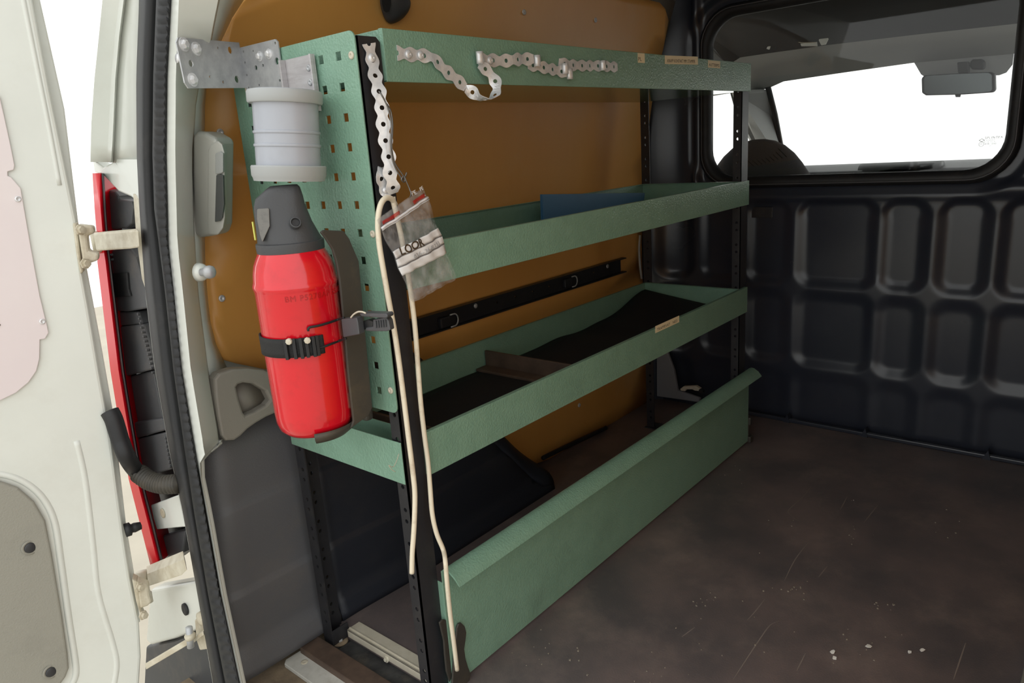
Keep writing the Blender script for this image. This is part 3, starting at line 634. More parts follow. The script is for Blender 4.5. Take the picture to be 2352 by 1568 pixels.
# ------------------------------------------------------------------ the shelving rack
Lx = 1.178; D = .292
rack = thing('shelving_rack', 'green steel van shelving rack with black perforated legs along the left side', 'shelving rack', (.58, .15, 0))
def post_holes(z0, z1, cx):
    hs = []; z = z1 - .035
    while z > z0 + .03:
        hs += [circ(cx, z, .0036, 10), circ(cx, z - .019, .0036, 10)]; z -= .057
    return hs
def post(name, x, y, ys, ztop, fw=.038, sw=.023):
    """L-shaped leg: front flange in the plane y, side flange in the plane x running towards ys"""
    t = .0025; z0 = .001 if x > .5 else -.0185
    root = bpy.data.objects.new(name, None); C.objects.link(root); root.parent = rack; root.matrix_parent_inverse = world_of(rack).inverted(); root.location = (x, y, 0)
    plate('front_flange', [(x, z0), (x + fw, z0), (x + fw, ztop - .006), (x + fw - .006, ztop), (x, ztop)], post_holes(z0, ztop, x + fw * .62) if ys < 0 else [], t, Matrix(((1, 0, 0, 0), (0, 0, -1, y + t), (0, 1, 0, 0), (0, 0, 0, 1))), BLACKST, root)
    a, c = (y, y + sw * ys); lo, hi = min(a, c), max(a, c)
    plate('side_flange', [(lo, z0), (hi, z0), (hi, ztop), (lo, ztop)], post_holes(z0, ztop, (lo + hi) / 2), t, Matrix(((0, 0, 1, x), (1, 0, 0, 0), (0, 1, 0, 0), (0, 0, 0, 1))), BLACKST, root)
    return root
post('leg', -.040, .0, 1, .999)
post('leg', -.040, D - .003, -1, .999)
post('leg', Lx - .032, .003, 1, 1.000)
post('leg', Lx - .032, D - .003, -1, 1.000)
b = MB(); b.box((-.0455, D - .034, -.0217), (-.007, D + .004, -.0187)); bevel(b.build('foot_plate', BLACKST, rack), .001)
b = MB(); b.box((Lx - .04, D - .04, 0), (Lx + .01, D + .004, .003)); bevel(b.build('foot_plate', BLACKST, rack), .001)
b = MB(); b.box((-.0455, -.004, -.0184), (-.007, .03, -.0154)); bevel(b.build('foot_plate', BLACKST, rack), .001)
b = MB(); b.box((-.0375, D - .026, -.016), (-.002, D - .023, .014)); bevel(b.build('foot_gusset', BLACKST, rack), .001)

t = .0016
def tray(z0, z1, label, x0=0.0, xe=Lx - .036, front_x0=0.0, bottom=True, mats=GREEN):
    root = bpy.data.objects.new('shelf', None); C.objects.link(root); root.parent = rack; root.matrix_parent_inverse = world_of(rack).inverted(); root.location = (.58, .15, z0)
    root['label'] = label
    b = MB(); b.box((front_x0, -.0045, z0), (Lx, -.0045 + t, z1)); b.box((front_x0, -.0045, z1 - .001), (Lx, .004, z1 + .0006)); bevel(b.build('front_lip', mats, root), .0007)
    b = MB(); b.box((x0 + .002, D - .006, z0), (xe, D - .006 + t, z1)); b.box((x0 + .002, D - .012, z1 - .001), (xe, D - .005, z1 + .0006)); bevel(b.build('back_lip', mats, root), .0007)
    b = MB(); b.box((x0, .004, z0), (x0 + t, D - .006, z1)); b.box((x0, -.003, z0), (x0 + .002, .004, z1 + .001)); bevel(b.build('end_lip', mats, root), .0007)
    b = MB(); b.box((xe - t, .004, z0), (xe, D - .006, z1)); b.box((xe - .006, .004, z1 - .001), (xe + .004, D - .006, z1 + .0006)); bevel(b.build('end_lip', mats, root), .0007)
    if bottom:
        b = MB(); b.box((x0, -.003, z0), (xe, D - .005, z0 + t)); b.build('bottom', GREENSM, root)
    return root
s1 = tray(.944, 1.009, 'uppermost tray-shaped green shelf')
s2 = tray(.666, .7265, 'middle tray-shaped green shelf')
s3 = tray(.381, .449, 'lowest tray-shaped green shelf lined with black mat')
# near end apron of the lowest shelf, outside the legs
b = MB(); p0 = Z(735, 1010, .40)
b.box((-.0445, .0, .383), (-.0425, D, .449)); bevel(b.build('end_apron', GREEN, rack), .0007)

# stickers on the shelf fronts
def sticker(root, u0, v0, u1, v1, txt, tilt, h, sx=1.0):
    a = Y(u0, v0, -.0047); c = Y(u1, v1, -.0047)
    wd = math.hypot(c.x - a.x, 0); M_ = Matrix.Translation(Vector((a.x, -.0048, a.z))) @ Matrix.Rotation(math.radians(-tilt), 4, 'Y') @ Matrix(((1, 0, 0, 0), (0, 0, -1, 0), (0, 1, 0, 0), (0, 0, 0, 1)))
    b = MB(); b.box((0, 0, 0), (wd, h, .0002), M=M_)
    cu = bpy.data.curves.new('t', 'FONT'); cu.body = txt; cu.size = 1; cu.extrude = .0001; cu.resolution_u = 2
    me = curve_mesh(cu, 't'); xs_ = [v.co.x for v in me.vertices]; ww = max(xs_) - min(xs_)
    sxx = wd * .84 / ww * sx; syy = h * .56
    b.add([M_ @ Vector(((v.co.x - min(xs_)) * sxx + wd * .07, v.co.y * syy + h * .2, .0003)) for v in me.vertices], [tuple(p.vertices) for p in me.polygons], 1)
    return b.build('label_sticker', [STICK, INK], root)
sticker(s1, 1465, 144, 1481, 146, 'PL', 1, .0175, .55)['label'] = 'small cream sticker printed PL'
sticker(s1, 1527, 147, 1603, 155, 'KNAPP KONTAKT MM. STAMPER', 1.5, .0165)
sticker(s1, 1626, 155, 1654, 156, 'AUTTERPG', 0, .0155)
sticker(s3, 1505, 765, 1560, 742, 'TRAPPEVAT    NED', 0, .0155)

# perforated green end panel with a square hole grid
def in_hole(j, i): return .0374 + .038 * j, .9788 - .038 * i
pan_o = rrect(.0015, .4935, .302, 1.0055, .010, 5)
pan_h = [sq(*in_hole(j, i), .0056) for j in range(7) for i in range(13)]
M_p = Matrix(((0, 0, -1, -.0402), (1, 0, 0, 0), (0, 1, 0, 0), (0, 0, 0, 1)))
panel = plate('perforated_panel', pan_o, pan_h, .0016, M_p, GREEN, rack, .0004)
for u, v in ((808, 127), (857, 537), (898, 896)):
    p = X(u, v, -.0420); MB().lathe([(.0052, 0), (.0048, .0018), (.0022, .0026), (.0018, .0012), (.0001, .0010)], axis_frame(p, (-1, 0, 0)), 14).build('rivet', CREAM, panel, True)

# tilting front board at floor level with a folded grip edge, and its two black latches
fb = bpy.data.objects.new('front_board', None); C.objects.link(fb); fb.parent = rack; fb.matrix_parent_inverse = world_of(rack).inverted(); fb.location = (.59, -.01, .0)
xb0, xb1 = .004, 1.180
b = MB(); b.box((xb0, -.0115, .008), (xb1, -.0100, .221)); bevel(b.build('board', GREEN, fb), .0005)
prof = [(-.0108, .222), (-.016, .2245), (-.024, .2235), (-.036, .216), (-.0445, .206), (-.0455, .2035), (-.0440, .2030), (-.034, .2130), (-.023, .2205), (-.016, .2212), (-.0120, .2190)]
b = MB(); b.prism([(xb0 - .002, y, z) for y, z in prof], (xb1 - xb0 + .006, 0, 0)); b.build('grip_edge', GREEN, fb, 'auto')
b = MB(); b.box((xb0 - .006, -.010, .008), (xb0 - .0045, .016, .200)); b.box((xb0 - .006, -.0115, .008), (xb0 + .004, -.010, .221)); bevel(b.build('end_fold', GREEN, fb), .0005)
b = MB(); b.box((xb1 + .000, -.010, .008), (xb1 + .0015, .016, .200)); bevel(b.build('end_fold', GREEN, fb), .0005)
def latch(pxs, y):
    b = MB(); b.prism([Y(u, v, y) for u, v in pxs], (0, -.004, 0)); return bevel(b.build('latch', DARKPL, fb), .0015)
latch([(1046, 1440), (1050, 1430), (1056, 1428), (1064, 1436), (1068, 1450), (1066, 1468), (1063, 1488), (1066, 1510), (1072, 1530), (1078, 1545), (1066, 1600), (1030, 1600), (1036, 1560), (1040, 1500)], -.0125)
latch([(1006, 1428), (1014, 1420), (1024, 1422), (1030, 1440), (1034, 1456), (1030, 1470), (1032, 1500), (1036, 1545), (1030, 1565), (1022, 1540), (1018, 1500), (1016, 1470)], -.0065)
b = MB(); b.box((1.183, -.012, .006), (1.195, .012, .075)); b.box((1.180, -.018, .055), (1.193, -.004, .078)); b.box((1.178, -.02, .003), (1.198, -.004, .022)); bevel(b.build('latch', DARKPL, fb), .003)

# ------------------------------------------------------------------ loose things on the shelves
mt = thing('rubber_mat', 'black rubber mat with a curled far end lying in the lowest green shelf', 'mat', (.6, .14, .383))
rows = []
for i in range(70):
    x = .035 + (1.125 - .035) * i / 69; row = []
    for k in range(12):
        y = .004 + (.276 - .004) * k / 11
        z = .3836 + .0015 * math.sin(x * 21) + .042 * smst(.90, 1.13, x) * (.25 + .75 * (k / 11)) + .006 * smst(.6, .75, x) * (k / 11) ** 2 * (.6 + .4 * math.sin(x * 30))
        row.append(Vector((x, y, z)))
    rows.append(row)
b = MB(); b.grid(rows); solid(b.build('sheet', MAT_, mt, True), .003, 1)
def angle_strip(name, label, x, zb):
    t_ = thing(name, label, 'divider', (x, .14, zb))
    b = MB(); b.box((x, .006, zb), (x + .006, .282, zb + .038)); bevel(b.build('upright', WOOD, t_), .0012)
    b = MB(); b.box((x - .034, .006, zb), (x - .0005, .280, zb + .006)); bevel(b.build('base_strip', WOOD, t_), .0012)
    return t_
angle_strip('wooden_divider', 'brown wooden L-shaped divider across the middle of the lowest green shelf', .445, .3875)
angle_strip('wooden_divider', 'brown wooden L-shaped divider at the near end of the lowest green shelf behind cable', .060, .3875)
bl = thing('blue_sheet', 'blue painted metal sheet standing on edge in the middle green shelf', 'sheet', (.8, .21, .668))
a0, a1, a2 = Y(1248, 450, .2), Y(1500, 445, .2), None
b = MB(); b.prism([(.575, .205, .6685), (1.02, .215, .6685), (1.03, .215, .712), (.578, .205, .749)], (0, .003, 0)); bevel(b.build('sheet', BLUE, bl), .0006)
b = MB(); b.prism([(.578, .202, .669), (.586, .202, .669), (.586, .202, .748), (.578, .202, .749)], (0, .003, 0)); bevel(b.build('folded_edge', BLUE, bl), .0006)

# nail plate joining pillar and end panel
nail = thing('perforated_steel_plate', 'bent galvanised perforated plate screwed between the white pillar and green end panel', 'connector plate', (-.06, .24, 1.0))
pA = X(415, 148, -.166); pB = Vector((-.0445, .262, 0)); pC = Vector((-.0445, .163, 0))
def zq(u, v, x): return X(u, v, x).z
zB0, zB1 = zq(545, 208, -.0445), zq(545, 100, -.0445); zC0, zC1 = zq(631, 215, -.0445), zq(631, 105, -.0445)
HN = (zB1 - zB0 + zC1 - zC0) / 2
M_n1 = frame((-.0445, .262, (zB0 + zC0) / 2 + .001), (0, -1, -.085 * (zB0 - zC0) / .099), (0, 0, 1))
wC = .099
plate('bent_half', [(0, 0), (wC, 0), (wC, HN - .004), (wC - .005, HN), (0, HN)], [circ(.009, HN * .9, .0017), circ(.009, HN * .66, .0017), circ(.009, HN * .38, .0017), circ(.009, HN * .1, .0017), circ(wC - .008, HN * .55, .0048, 16), circ(wC - .006, HN * .92, .002), circ(wC - .007, HN * .14, .002), circ(.055, HN * .52, .0022), circ(.038, HN * .12, .0017), circ(.035, HN * .86, .0017), circ(.036, HN * .5, .0035)], .002, M_n1, GREYST, nail)
v1 = Vector((pA.x, pA.y, 0)) - pB; wA = v1.length
zA0 = X(425, 205, -.166).z
M_n2 = frame((pA.x, pA.y, zA0 + .001), tuple(Vector((-v1.x, -v1.y, zB0 - zA0))), (0, 0, 1))
HA = HN * 1.0
plate('flat_half', [(.005, 0), (wA, 0), (wA, HA), (.005, HA), (0, HA - .006), (0, .007)], [circ(wA * .82, HA * .82, .0050, 16), circ(wA * .84, HA * .19, .0050, 16), circ(wA * .62, HA * .85, .0018), circ(wA * .40, HA * .24, .0020), circ(wA * .60, HA * .13, .0022), circ(wA * .15, HA * .5, .0045, 16)], .002, M_n2, GREYST, nail)
b = MB(); b.tube([M_n1 @ Vector((0, .001, .001)), M_n1 @ Vector((0, HN - .001, .001))], .0018, 8); b.build('bend', CREAM, nail, True)
def hexscrew(M_, x, y, par, r=.0062):
    b = MB(); Q = M_ @ Matrix.Translation((x, y, .002)); b.lathe([(r * 1.45, 0), (r * 1.45, .0012)], Q, 20); b.lathe([(r, .0012), (r, .0045), (r * .7, .0058), (.0001, .0060)], Q, 6); return b.build('hex_screw', BRIGHT, par)
for x, y in ((.10, .87), (.27, .80), (.12, .17)): hexscrew(M_n2, wA * x, HA * y, nail)
for x, y in ((.52, .72), (.76, .73)): hexscrew(M_n1, wC * x, HN * y, nail, .0048)

# short aluminium channel and the pipe coupling it carries
ch = thing('aluminium_channel', 'short rough-cut aluminium channel screwed to the perforated green end panel', 'channel', X(692, 172, -.045))
cy0, cy1 = X(661, 170, -.046).y, X(727, 170, -.046).y; cz0, cz1 = .915, X(690, 131, -.046).z
b = MB(); b.box((-.0490, cy1, cz0), (-.0455, cy0, cz1)); b.build('web', ALU, ch)
b = MB(); b.box((-.0535, cy1 - .001, cz0), (-.0490, cy1 + .0025, cz1)); bevel(b.build('flange', ALU, ch), .0005)
b = MB(); b.box((-.0580, cy0 - .0025, cz0), (-.0490, cy0 + .001, cz1)); bevel(b.build('flange', ALU, ch), .0005)
for u, v in ((709, 156), (713, 189)):
    MB().lathe([(.0045, 0), (.0043, .0012), (.002, .0016), (.0017, .0005), (.0001, .0004)], axis_frame(X(u, v, -.0492), (-1, 0, 0)), 12).build('screw', GREYST, ch, True)

pc = thing('pipe_coupling', 'short grey plastic pipe coupling with thick rims fixed above the red fire extinguisher', 'pipe coupling', (-.1, .085, .83))
lat = Vector((.833, -.553, 0)); lat = Vector((.8325, -.554, 0))     # across the line of sight
ax0 = Vector((-.1, .085, .887)) - lat * .0025; axd = Vector((lat.x * .085, lat.y * .085, 1))
Mc = axis_frame(ax0, axd)
MB().lathe([(.0385, -.058), (.0412, -.058), (.0412, -.0172), (.0424, -.0165), (.0428, -.0150), (.0424, -.0135), (.0412, -.0128), (.0412, -.0008), (.0424, -.0001), (.0428, .0014), (.0424, .0029), (.0412, .0036), (.0412, .054), (.0385, .054)], Mc, 48).build('body', PIPE, pc, 'auto')
MB().lathe([(.0405, .0370), (.0462, .0372), (.0474, .0390), (.0476, .0505), (.0462, .0530), (.0420, .0532), (.0385, .0520), (.0375, .0380)], Mc, 48, cap=False).build('rim', RIM, pc, 'auto')
MB().lathe([(.0405, -.0400), (.0470, -.0402), (.0482, -.0418), (.0478, -.0530), (.0462, -.0560), (.0452, -.0600), (.0385, -.0602), (.0375, -.0410)], Mc, 48, cap=False).build('rim', RIM, pc, 'auto')

# ------------------------------------------------------------------ fire extinguisher and its cradle
EX = Vector((-.127, .077, 0)); N2 = Vector((.537, .844, 0)).normalized()       # away from the lens, level
fe = thing('fire_extinguisher', 'red fire extinguisher with charcoal cap strapped in a black cradle on the green panel', 'fire extinguisher', (EX.x, EX.y, .47))
Me = Matrix.Translation(EX)
prof = [(.0001, .4845), (.032, .4848), (.043, .4880), (.0498, .495), (.0528, .505), (.0535, .518), (.0545, .60), (.0545, .6885), (.0552, .6905), (.0562, .6935), (.0562, .6965), (.0552, .6995), (.0542, .7015), (.0535, .7105), (.0505, .7235), (.0462, .7330), (.0420, .7405), (.0400, .7440)]
MB().lathe(prof, Me, 64, cap=False).build('cylinder', RED, fe, True)
def face_pt(u, v, r, c=EX):
    """front surface of an upright cylinder of radius r seen at (u, v)"""
    d = ray(u, v); a = d.x ** 2 + d.y ** 2; o_ = Vector((CAM.x - c.x, CAM.y - c.y)); bq = 2 * (o_.x * d.x + o_.y * d.y); cc = o_.length_squared - r * r
    disc = max(0, bq * bq - 4 * a * cc); tt = (-bq - math.sqrt(disc)) / (2 * a); return CAM + d * tt
# moulded cap: collar, then a tapering faceted head
hd = bpy.data.objects.new('cap', None); C.objects.link(hd); hd.parent = fe; hd.matrix_parent_inverse = world_of(fe).inverted(); hd.location = (EX.x, EX.y, .75)
MB().lathe([(.0415, .738), (.0435, .7385), (.0440, .747), (.0436, .7505), (.0405, .7515)], Me, 48).build('collar', HEAD, hd, 'auto')
def head_ring(z, l0, l1, dep0, dep1, fac):
    c_ = (l0 + l1) / 2; h = (l1 - l0) / 2; pts = []
    for k in range(24):
        a = 2 * math.pi * k / 24; ca, sa = math.cos(a), math.sin(a)
        n_ = 2 + fac; r_ = (abs(ca) ** n_ + abs(sa) ** n_) ** (-1 / n_)
        dd = sa * r_ * (dep1 if sa > 0 else dep0)
        pts.append(EX + lat * (c_ + ca * r_ * h) + N2 * dd + Vector((0, 0, z)))
    return pts
HS = [(.751, -.0412, .0418, .041, .041, 0), (.758, -.0405, .0385, .0385, .039, .2), (.775, -.0400, .0315, .032, .036, .8), (.798, -.0385, .0255, .024, .034, 1.6), (.808, -.0350, .0245, .021, .033, 2.0), (.8195, -.0200, .0222, .017, .030, 2.0), (.8225, -.0150, .0195, .014, .026, 1.6)]
b = MB(); b.loft([head_ring(*h) for h in HS]); b.build('head', HEAD, hd, 'auto')
# paler mottled side facet, nozzle socket, slot and the pale pin sleeve
pz = EX + lat * .0097 + Vector((0, 0, .7757)) - N2 * .0338
MB().lathe([(.0074, -.003), (.0078, .002), (.0070, .0042), (.0056, .0044), (.0050, .0010), (.0001, .0006)], axis_frame(pz, -N2 + Vector((0, 0, .4)) + lat * .12), 22).build('nozzle_socket', HEAD, hd, 'auto')
MB().lathe([(.0048, 0), (.0046, .0008), (.0001, .0007)], axis_frame(pz + (-N2 + Vector((0, 0, .4))).normalized() * .0012, -N2 + Vector((0, 0, .4)) + lat * .12), 18).build('socket_bore', RUBBER, hd)
q = [EX + lat * a - N2 * dpt + Vector((0, 0, z)) for a, dpt, z in ((-.0340, .0215, .797), (-.0190, .0272, .797), (-.0215, .0348, .775), (-.0335, .0330, .755), (-.0355, .0275, .765), (-.0360, .0235, .785))]
b = MB(); b.prism(q, tuple(N2 * .010)); bevel(b.build('pale_facet', mat('pale_mottled_plastic', (112, 110, 106), .55, dirt=(60, 60, 62), dscale=40, damt=.8), hd), .002)
b = MB(); b.box((-.0007, -.0012, 0), (.0007, .0012, .024), M=Matrix.Translation(EX - lat * .0432 + N2 * .012 + Vector((0, 0, .755)))); b.build('safety_strip', mat('pale_yellow_plastic', (222, 222, 110), .5), hd)
# raised lettering pressed into the shoulder
cu = bpy.data.curves.new('t', 'FONT'); cu.body = 'BM P5278AP RS1H5'; cu.size = .0105; cu.space_character = 1.12; cu.extrude = .0004
me = curve_mesh(cu, 'pressed_lettering')
a0 = math.atan2(-N2.y, -N2.x)
for v in me.vertices:
    s_ = v.co.x / .0545; a = a0 - .32 + s_ + .0; r_ = .0544 + v.co.z + .0003
    v.co = (EX.x + r_ * math.cos(a), EX.y + r_ * math.sin(a), .679 + v.co.y)
me.materials.clear(); new_obj('pressed_lettering', me, fe, mat('pressed_red', (176, 14, 22), .3))

cr_ = thing('extinguisher_cradle', 'dusty black plastic cradle with webbing strap and clip buckle holding the extinguisher', 'bracket', (-.055, .06, .60))
# back plate and curved side cheek cut at a slant on top
b = MB()
yR, yL = .052, .128
b.box((-.060, yR, .476), (-.0445, yL, .690)); bevel(b.build('back_plate', DARKPL, cr_), .005, 3)
cheek = [(-.0445, .690), (-.0445, .476), (-.075, .468), (-.094, .474), (-.101, .500), (-.102, .700), (-.100, .735), (-.070, .735)]
CHK = [(737, 533), (744, 528), (790, 530), (803, 548), (825, 600), (834, 700), (843, 800), (856, 936), (848, 954), (806, 984), (812, 966), (809, 940), (800, 860), (790, 740), (780, 640), (773, 600), (764, 572), (750, 550)]
b = MB(); b.prism([Y(u, v, .0215) for u, v in CHK], (0, .0042, 0)); bevel(b.build('side_cheek', DARKPL, cr_), .0015)
cheekL = [Vector((x, .1275, z)) for x, z in cheek]
b = MB(); b.prism(cheekL, (0, .004, 0)); bevel(b.build('side_cheek', DARKPL, cr_), .0018)
# cupped foot under the cylinder
b = MB(); rings = []
for rr_, zz_ in ((.030, .4820), (.043, .4835), (.0520, .4890), (.0555, .4975), (.0565, .4980), (.0540, .4875), (.044, .4795), (.030, .4780)):
    rings.append([Vector((EX.x + rr_ * math.cos(a), EX.y + rr_ * math.sin(a), zz_)) for a in [math.radians(-128 + 190 * k / 24) for k in range(25)]])
b.grid([list(r) for r in rings]); b.build('foot_cup', DARKPL, cr_, True)
# webbing strap round the cylinder, ratchet block, wire loop and buckle
aview = math.atan2(CAM.y - EX.y, CAM.x - EX.x)
def around(a, z, r=.0558): return Vector((EX.x + r * math.cos(a), EX.y + r * math.sin(a), z))
def ang(u, v): p_ = face_pt(u, v, .0545); return math.atan2(p_.y - EX.y, p_.x - EX.x)
aL = aview - 1.75; aR = ang(740, 772)
if aR < aL: aR += 2 * math.pi
b = MB(); b.grid([[around(aL + (aR - aL) * k / 40, .6185 + dz, .0552 + .0006) for k in range(41)] for dz in (-.0125, -.006, 0, .006, .0125)])
solid(b.build('strap', WEB, cr_, True), .0018, 1)
for k, (uu, hgt) in enumerate(((659, 780), (676, 779), (690, 777), (702, 775), (716, 773), (724, 772))):
    a = ang(uu, hgt); p_ = around(a, .6185, .0588); tdir = Vector((-math.sin(a), math.cos(a), 0)); ndir = Vector((math.cos(a), math.sin(a), 0))
    b = MB(); b.box((-.0022, -.0135, -.002), (.0022, .0135, .004 if k % 2 == 0 else .0025), M=frame(p_, tdir, (0, 0, 1))); bevel(b.build('ratchet_tooth', RUBBER, cr_), .0006)
for uu, vv in ((668, 783), (705, 781)):
    a = ang(uu, vv); p_ = around(a, face_pt(uu, vv, .06).z, .0600)
    MB().lathe([(.0042, 0), (.0044, .003), (.0038, .0045), (.0001, .0050)], axis_frame(p_, (math.cos(a), math.sin(a), 0)), 8).build('bolt', CREAM, cr_)
def wire(pts, r=.0016, n=6): return spline([face_pt(u, v, .0575) if u < 778 else X(u, v, -.108) for u, v in pts], 6)
b = MB(); b.tube(wire([(708, 760), (710, 752), (730, 748), (755, 741), (775, 734), (790, 729)]), .0016, 8); b.build('wire_loop', RUBBER, cr_, True)
b = MB(); b.tube(wire([(722, 800), (740, 797), (760, 790), (778, 783), (795, 777)]), .0016, 8); b.build('wire_loop', RUBBER, cr_, True)
def boxpx(name, pts, x, dep, m, bv=.0015, par=None):
    b = MB(); b.prism([X(u, v, x) for u, v in pts], (dep, dep * .25, 0)); return bevel(b.build(name, m, par or cr_), bv, 3)
boxpx('buckle_block', [(783, 733), (819, 729), (822, 742), (825, 768), (788, 775)], -.112, .012, BUCKLE, .0015)
boxpx('buckle_tongue', [(820, 742), (846, 734), (856, 738), (856, 752), (826, 760)], -.100, .012, RUBBER)
boxpx('buckle_lever', [(824, 720), (832, 719), (886, 720), (890, 724), (889, 730), (884, 731), (830, 727)], -.108, .014, BUCKLE)
cp = boxpx('clip_face', [(856, 734), (886, 728), (892, 736), (896, 758), (888, 761), (862, 761), (838, 760), (840, 752), (856, 750)], -.102, .010, BUCKLE)
for k in range(5):
    boxpx('grip_ridge', [(861 + 5.5 * k, 737 - k * .6), (863 + 5.5 * k, 736.5 - k * .6), (864.5 + 5.5 * k, 753 - k * .5), (862.5 + 5.5 * k, 753.5 - k * .5)], -.1035, .003, HEAD, .0004, cp)
b = MB(); b.tube(spline([X(u, v, -.113) for u, v in ((806, 729), (812, 722), (822, 716), (832, 716), (840, 719))], 4), .0012, 6); b.build('spring_wire', CREAM, cr_, True)

# ------------------------------------------------------------------ perforated strapping bands
def band(name, mats, parent, pts, lats, pitch=.0208, w=.0100, wm=.0064, hr=.0031, fork=False):
    """wavy-edged hole strap bent along pts (3D), lats = sideways direction at each control point"""
    P = []; Lt = []; n = 10
    sp = spline(pts, n)
    for i in range(len(sp)):
        f = i / n; k = min(int(f), len(lats) - 2) if len(lats) > 1 else 0; q = f - k
        Lt.append((Vector(lats[k]) * (1 - q) + Vector(lats[k + 1]) * q).normalized())
    acc = [0.0]
    for a, c in zip(sp, sp[1:]): acc.append(acc[-1] + (c - a).length)
    def ev(s):
        s = max(0, min(acc[-1], s)); k = 0
        while k < len(acc) - 2 and acc[k + 1] < s: k += 1
        q = (s - acc[k]) / max(1e-9, acc[k + 1] - acc[k]); p = sp[k].lerp(sp[k + 1], q); tg = (sp[min(k + 2, len(sp) - 1)] - sp[max(k - 1, 0)]).normalized(); l = Lt[k].lerp(Lt[k + 1], q)
        return p, (l - tg * l.dot(tg)).normalized()
    nc = max(1, round(acc[-1] / pitch)); pt = acc[-1] / nc; b = MB()
    for c in range(nc):
        s0 = (c + .5) * pt; outer = []
        for k in range(9):
            s = -.5 + k / 8; outer.append((s * pt, -(wm + (w - wm) * (.5 + .5 * math.cos(2 * math.pi * s)) ** .8)))
        outer.append((.5 * pt, 0)); outer += [(s, -y) for s, y in outer[:9][::-1]]; outer.append((-.5 * pt, 0))
        inner = []
        for s, y in outer:
            a = math.atan2(y, s); inner.append((hr * math.cos(a), hr * math.sin(a)))
        midl = [((a + c2) / 2, (y + d) / 2) for (a, y), (c2, d) in zip(outer, inner)]
        def mp(q): p, l = ev(s0 + q[0]); return p + l * q[1]
        rg = [[mp(q) for q in outer], [mp(q) for q in midl], [mp(q) for q in inner]]; fs = []
        for r_ in range(2):
            for k in range(20):
                if fork and c == 0 and (k < 4 or k >= 14): continue              # the first hole is cut through: a forked end
                fs.append((r_ * 20 + k, r_ * 20 + (k + 1) % 20, r_ * 20 + 20 + (k + 1) % 20, r_ * 20 + 20 + k))
        b.add([p for g2 in rg for p in g2], fs)
    o = b.build(name, mats, parent, False); solid(o, .0009, 0); return o
def panscrew(p, d, par, r=.0052):
    MB().lathe([(r, 0), (r * 1.02, .0008), (r * .85, .0022), (r * .4, .0030), (.0012, .0030), (.0008, .0018), (.0001, .0018)], axis_frame(p, d), 14).build('screw', BRIGHT, par, True)
XL = (1, -.12, 0)
vs_ = thing('hole_strap', 'steel hole strap hanging down the near black leg with loop at its lower end', 'hole strap', Y(870, 208, -.01))
vp = [(843, 80, -.004), (854, 133, -.004), (861, 170, -.010), (870, 208, -.016), (877, 245, -.019), (880, 282, -.020), (885, 320, -.021), (892, 355, -.022), (895, 392, -.022), (902, 427, -.020), (904, 444, -.014)]
band('band', BRIGHT, vs_, [Y(*q) for q in vp], [XL, XL, (1, -.3, 0), (1, -.5, 0), (1, -.5, 0), (1, -.5, 0), (1, -.5, 0), (1, -.5, 0), (1, -.5, 0), (1, -.5, 0), (1, -.4, .2)], fork=True)
lp2 = [(898, 446, -.012), (885, 438, -.009), (879, 420, -.012), (876, 404, -.014), (880, 390, -.010), (890, 386, -.006)]
band('band_end', BRIGHT, vs_, [Y(*q) for q in lp2], [(1, -.2, .2), (1, -.2, .1), (1, -.1, 0), (1, -.1, 0), (1, 0, 0), (1, 0, 0)], w=.0085)
panscrew(Y(854, 133, -.0048), (0, -1, 0), vs_)
panscrew(Y(884, 437, -.011), (0, -1, 0), vs_, .004)
hs = thing('hole_strap', 'crumpled steel hole strap screwed along the front of the uppermost green shelf', 'hole strap', Y(1180, 150, -.01))
def seg(pxs, lats, **k): return band('band', BRIGHT, hs, [Y(*q) for q in pxs], lats, **k)
UP = (0, 0, 1); UPT = (.75, 0, .75)
seg([(896, 119, -.0058), (938, 125, -.0058), (966, 127, -.0058), (995, 133, -.009), (1018, 157, -.010), (1044, 178, -.010), (1069, 201, -.012)], [UP, UP, UP, (.3, .3, 1), (.9, -.1, .8), (.9, -.1, .8), (.9, -.1, .8)], pitch=.0245, w=.0098, wm=.0062, fork=True)
seg([(1069, 204, -.013), (1084, 211, -.018), (1100, 224, -.026), (1118, 229, -.030), (1134, 222, -.030), (1141, 206, -.030), (1138, 188, -.026), (1126, 170, -.020), (1112, 156, -.016), (1100, 148, -.012)], [(.9, -.1, .8), (.4, -.9, .4), (.1, -1, .2), (0, -1, 0), (.2, -1, .2), (.4, -1, .1), (.8, -.7, .2), (.9, -.3, .7), (.9, -.2, .8), (.8, 0, .9)], pitch=.0235, w=.0095, wm=.0060)
seg([(1098, 138, -.010), (1125, 138, -.006), (1153, 140, -.008), (1182, 137, -.013), (1203, 136, -.010), (1226, 135, -.014)], [UP] * 6, pitch=.0235, w=.0102, wm=.0064)
seg([(1212, 149, -.006), (1232, 151, -.008), (1253, 156, -.012), (1281, 162, -.011), (1302, 168, -.015)], [(.2, 0, 1)] * 5, pitch=.0235, w=.0100, wm=.0062)
seg([(1283, 143, -.006), (1302, 148, -.010), (1322, 150, -.008), (1344, 151, -.009), (1364, 151, -.006), (1385, 152, -.009), (1418, 154, -.007)], [UP] * 7, pitch=.0262, w=.0098, wm=.0062)
for u, v in ((938, 125), (966, 127), (1126, 139), (1381, 152)): panscrew(Y(u, v, -.0068), (0, -1, 0), hs, .0056)
for k, (u, v) in enumerate(((1098, 133), (1230, 140), (1294, 158), (1304, 170), (1381, 151))):
    p = Y(u, v, -.010); b = MB(); r0 = .004
    b.grid([[p + Vector((.006 * math.cos(a) - .002, -.004 - .006 * abs(math.sin(a)), zz)) for a in [math.pi * q / 6 for q in range(7)]] for zz in (-.009, -.003, .003, .008)])
    solid(b.build('crimped_fold', BRIGHT, hs, True), .0008, 0)

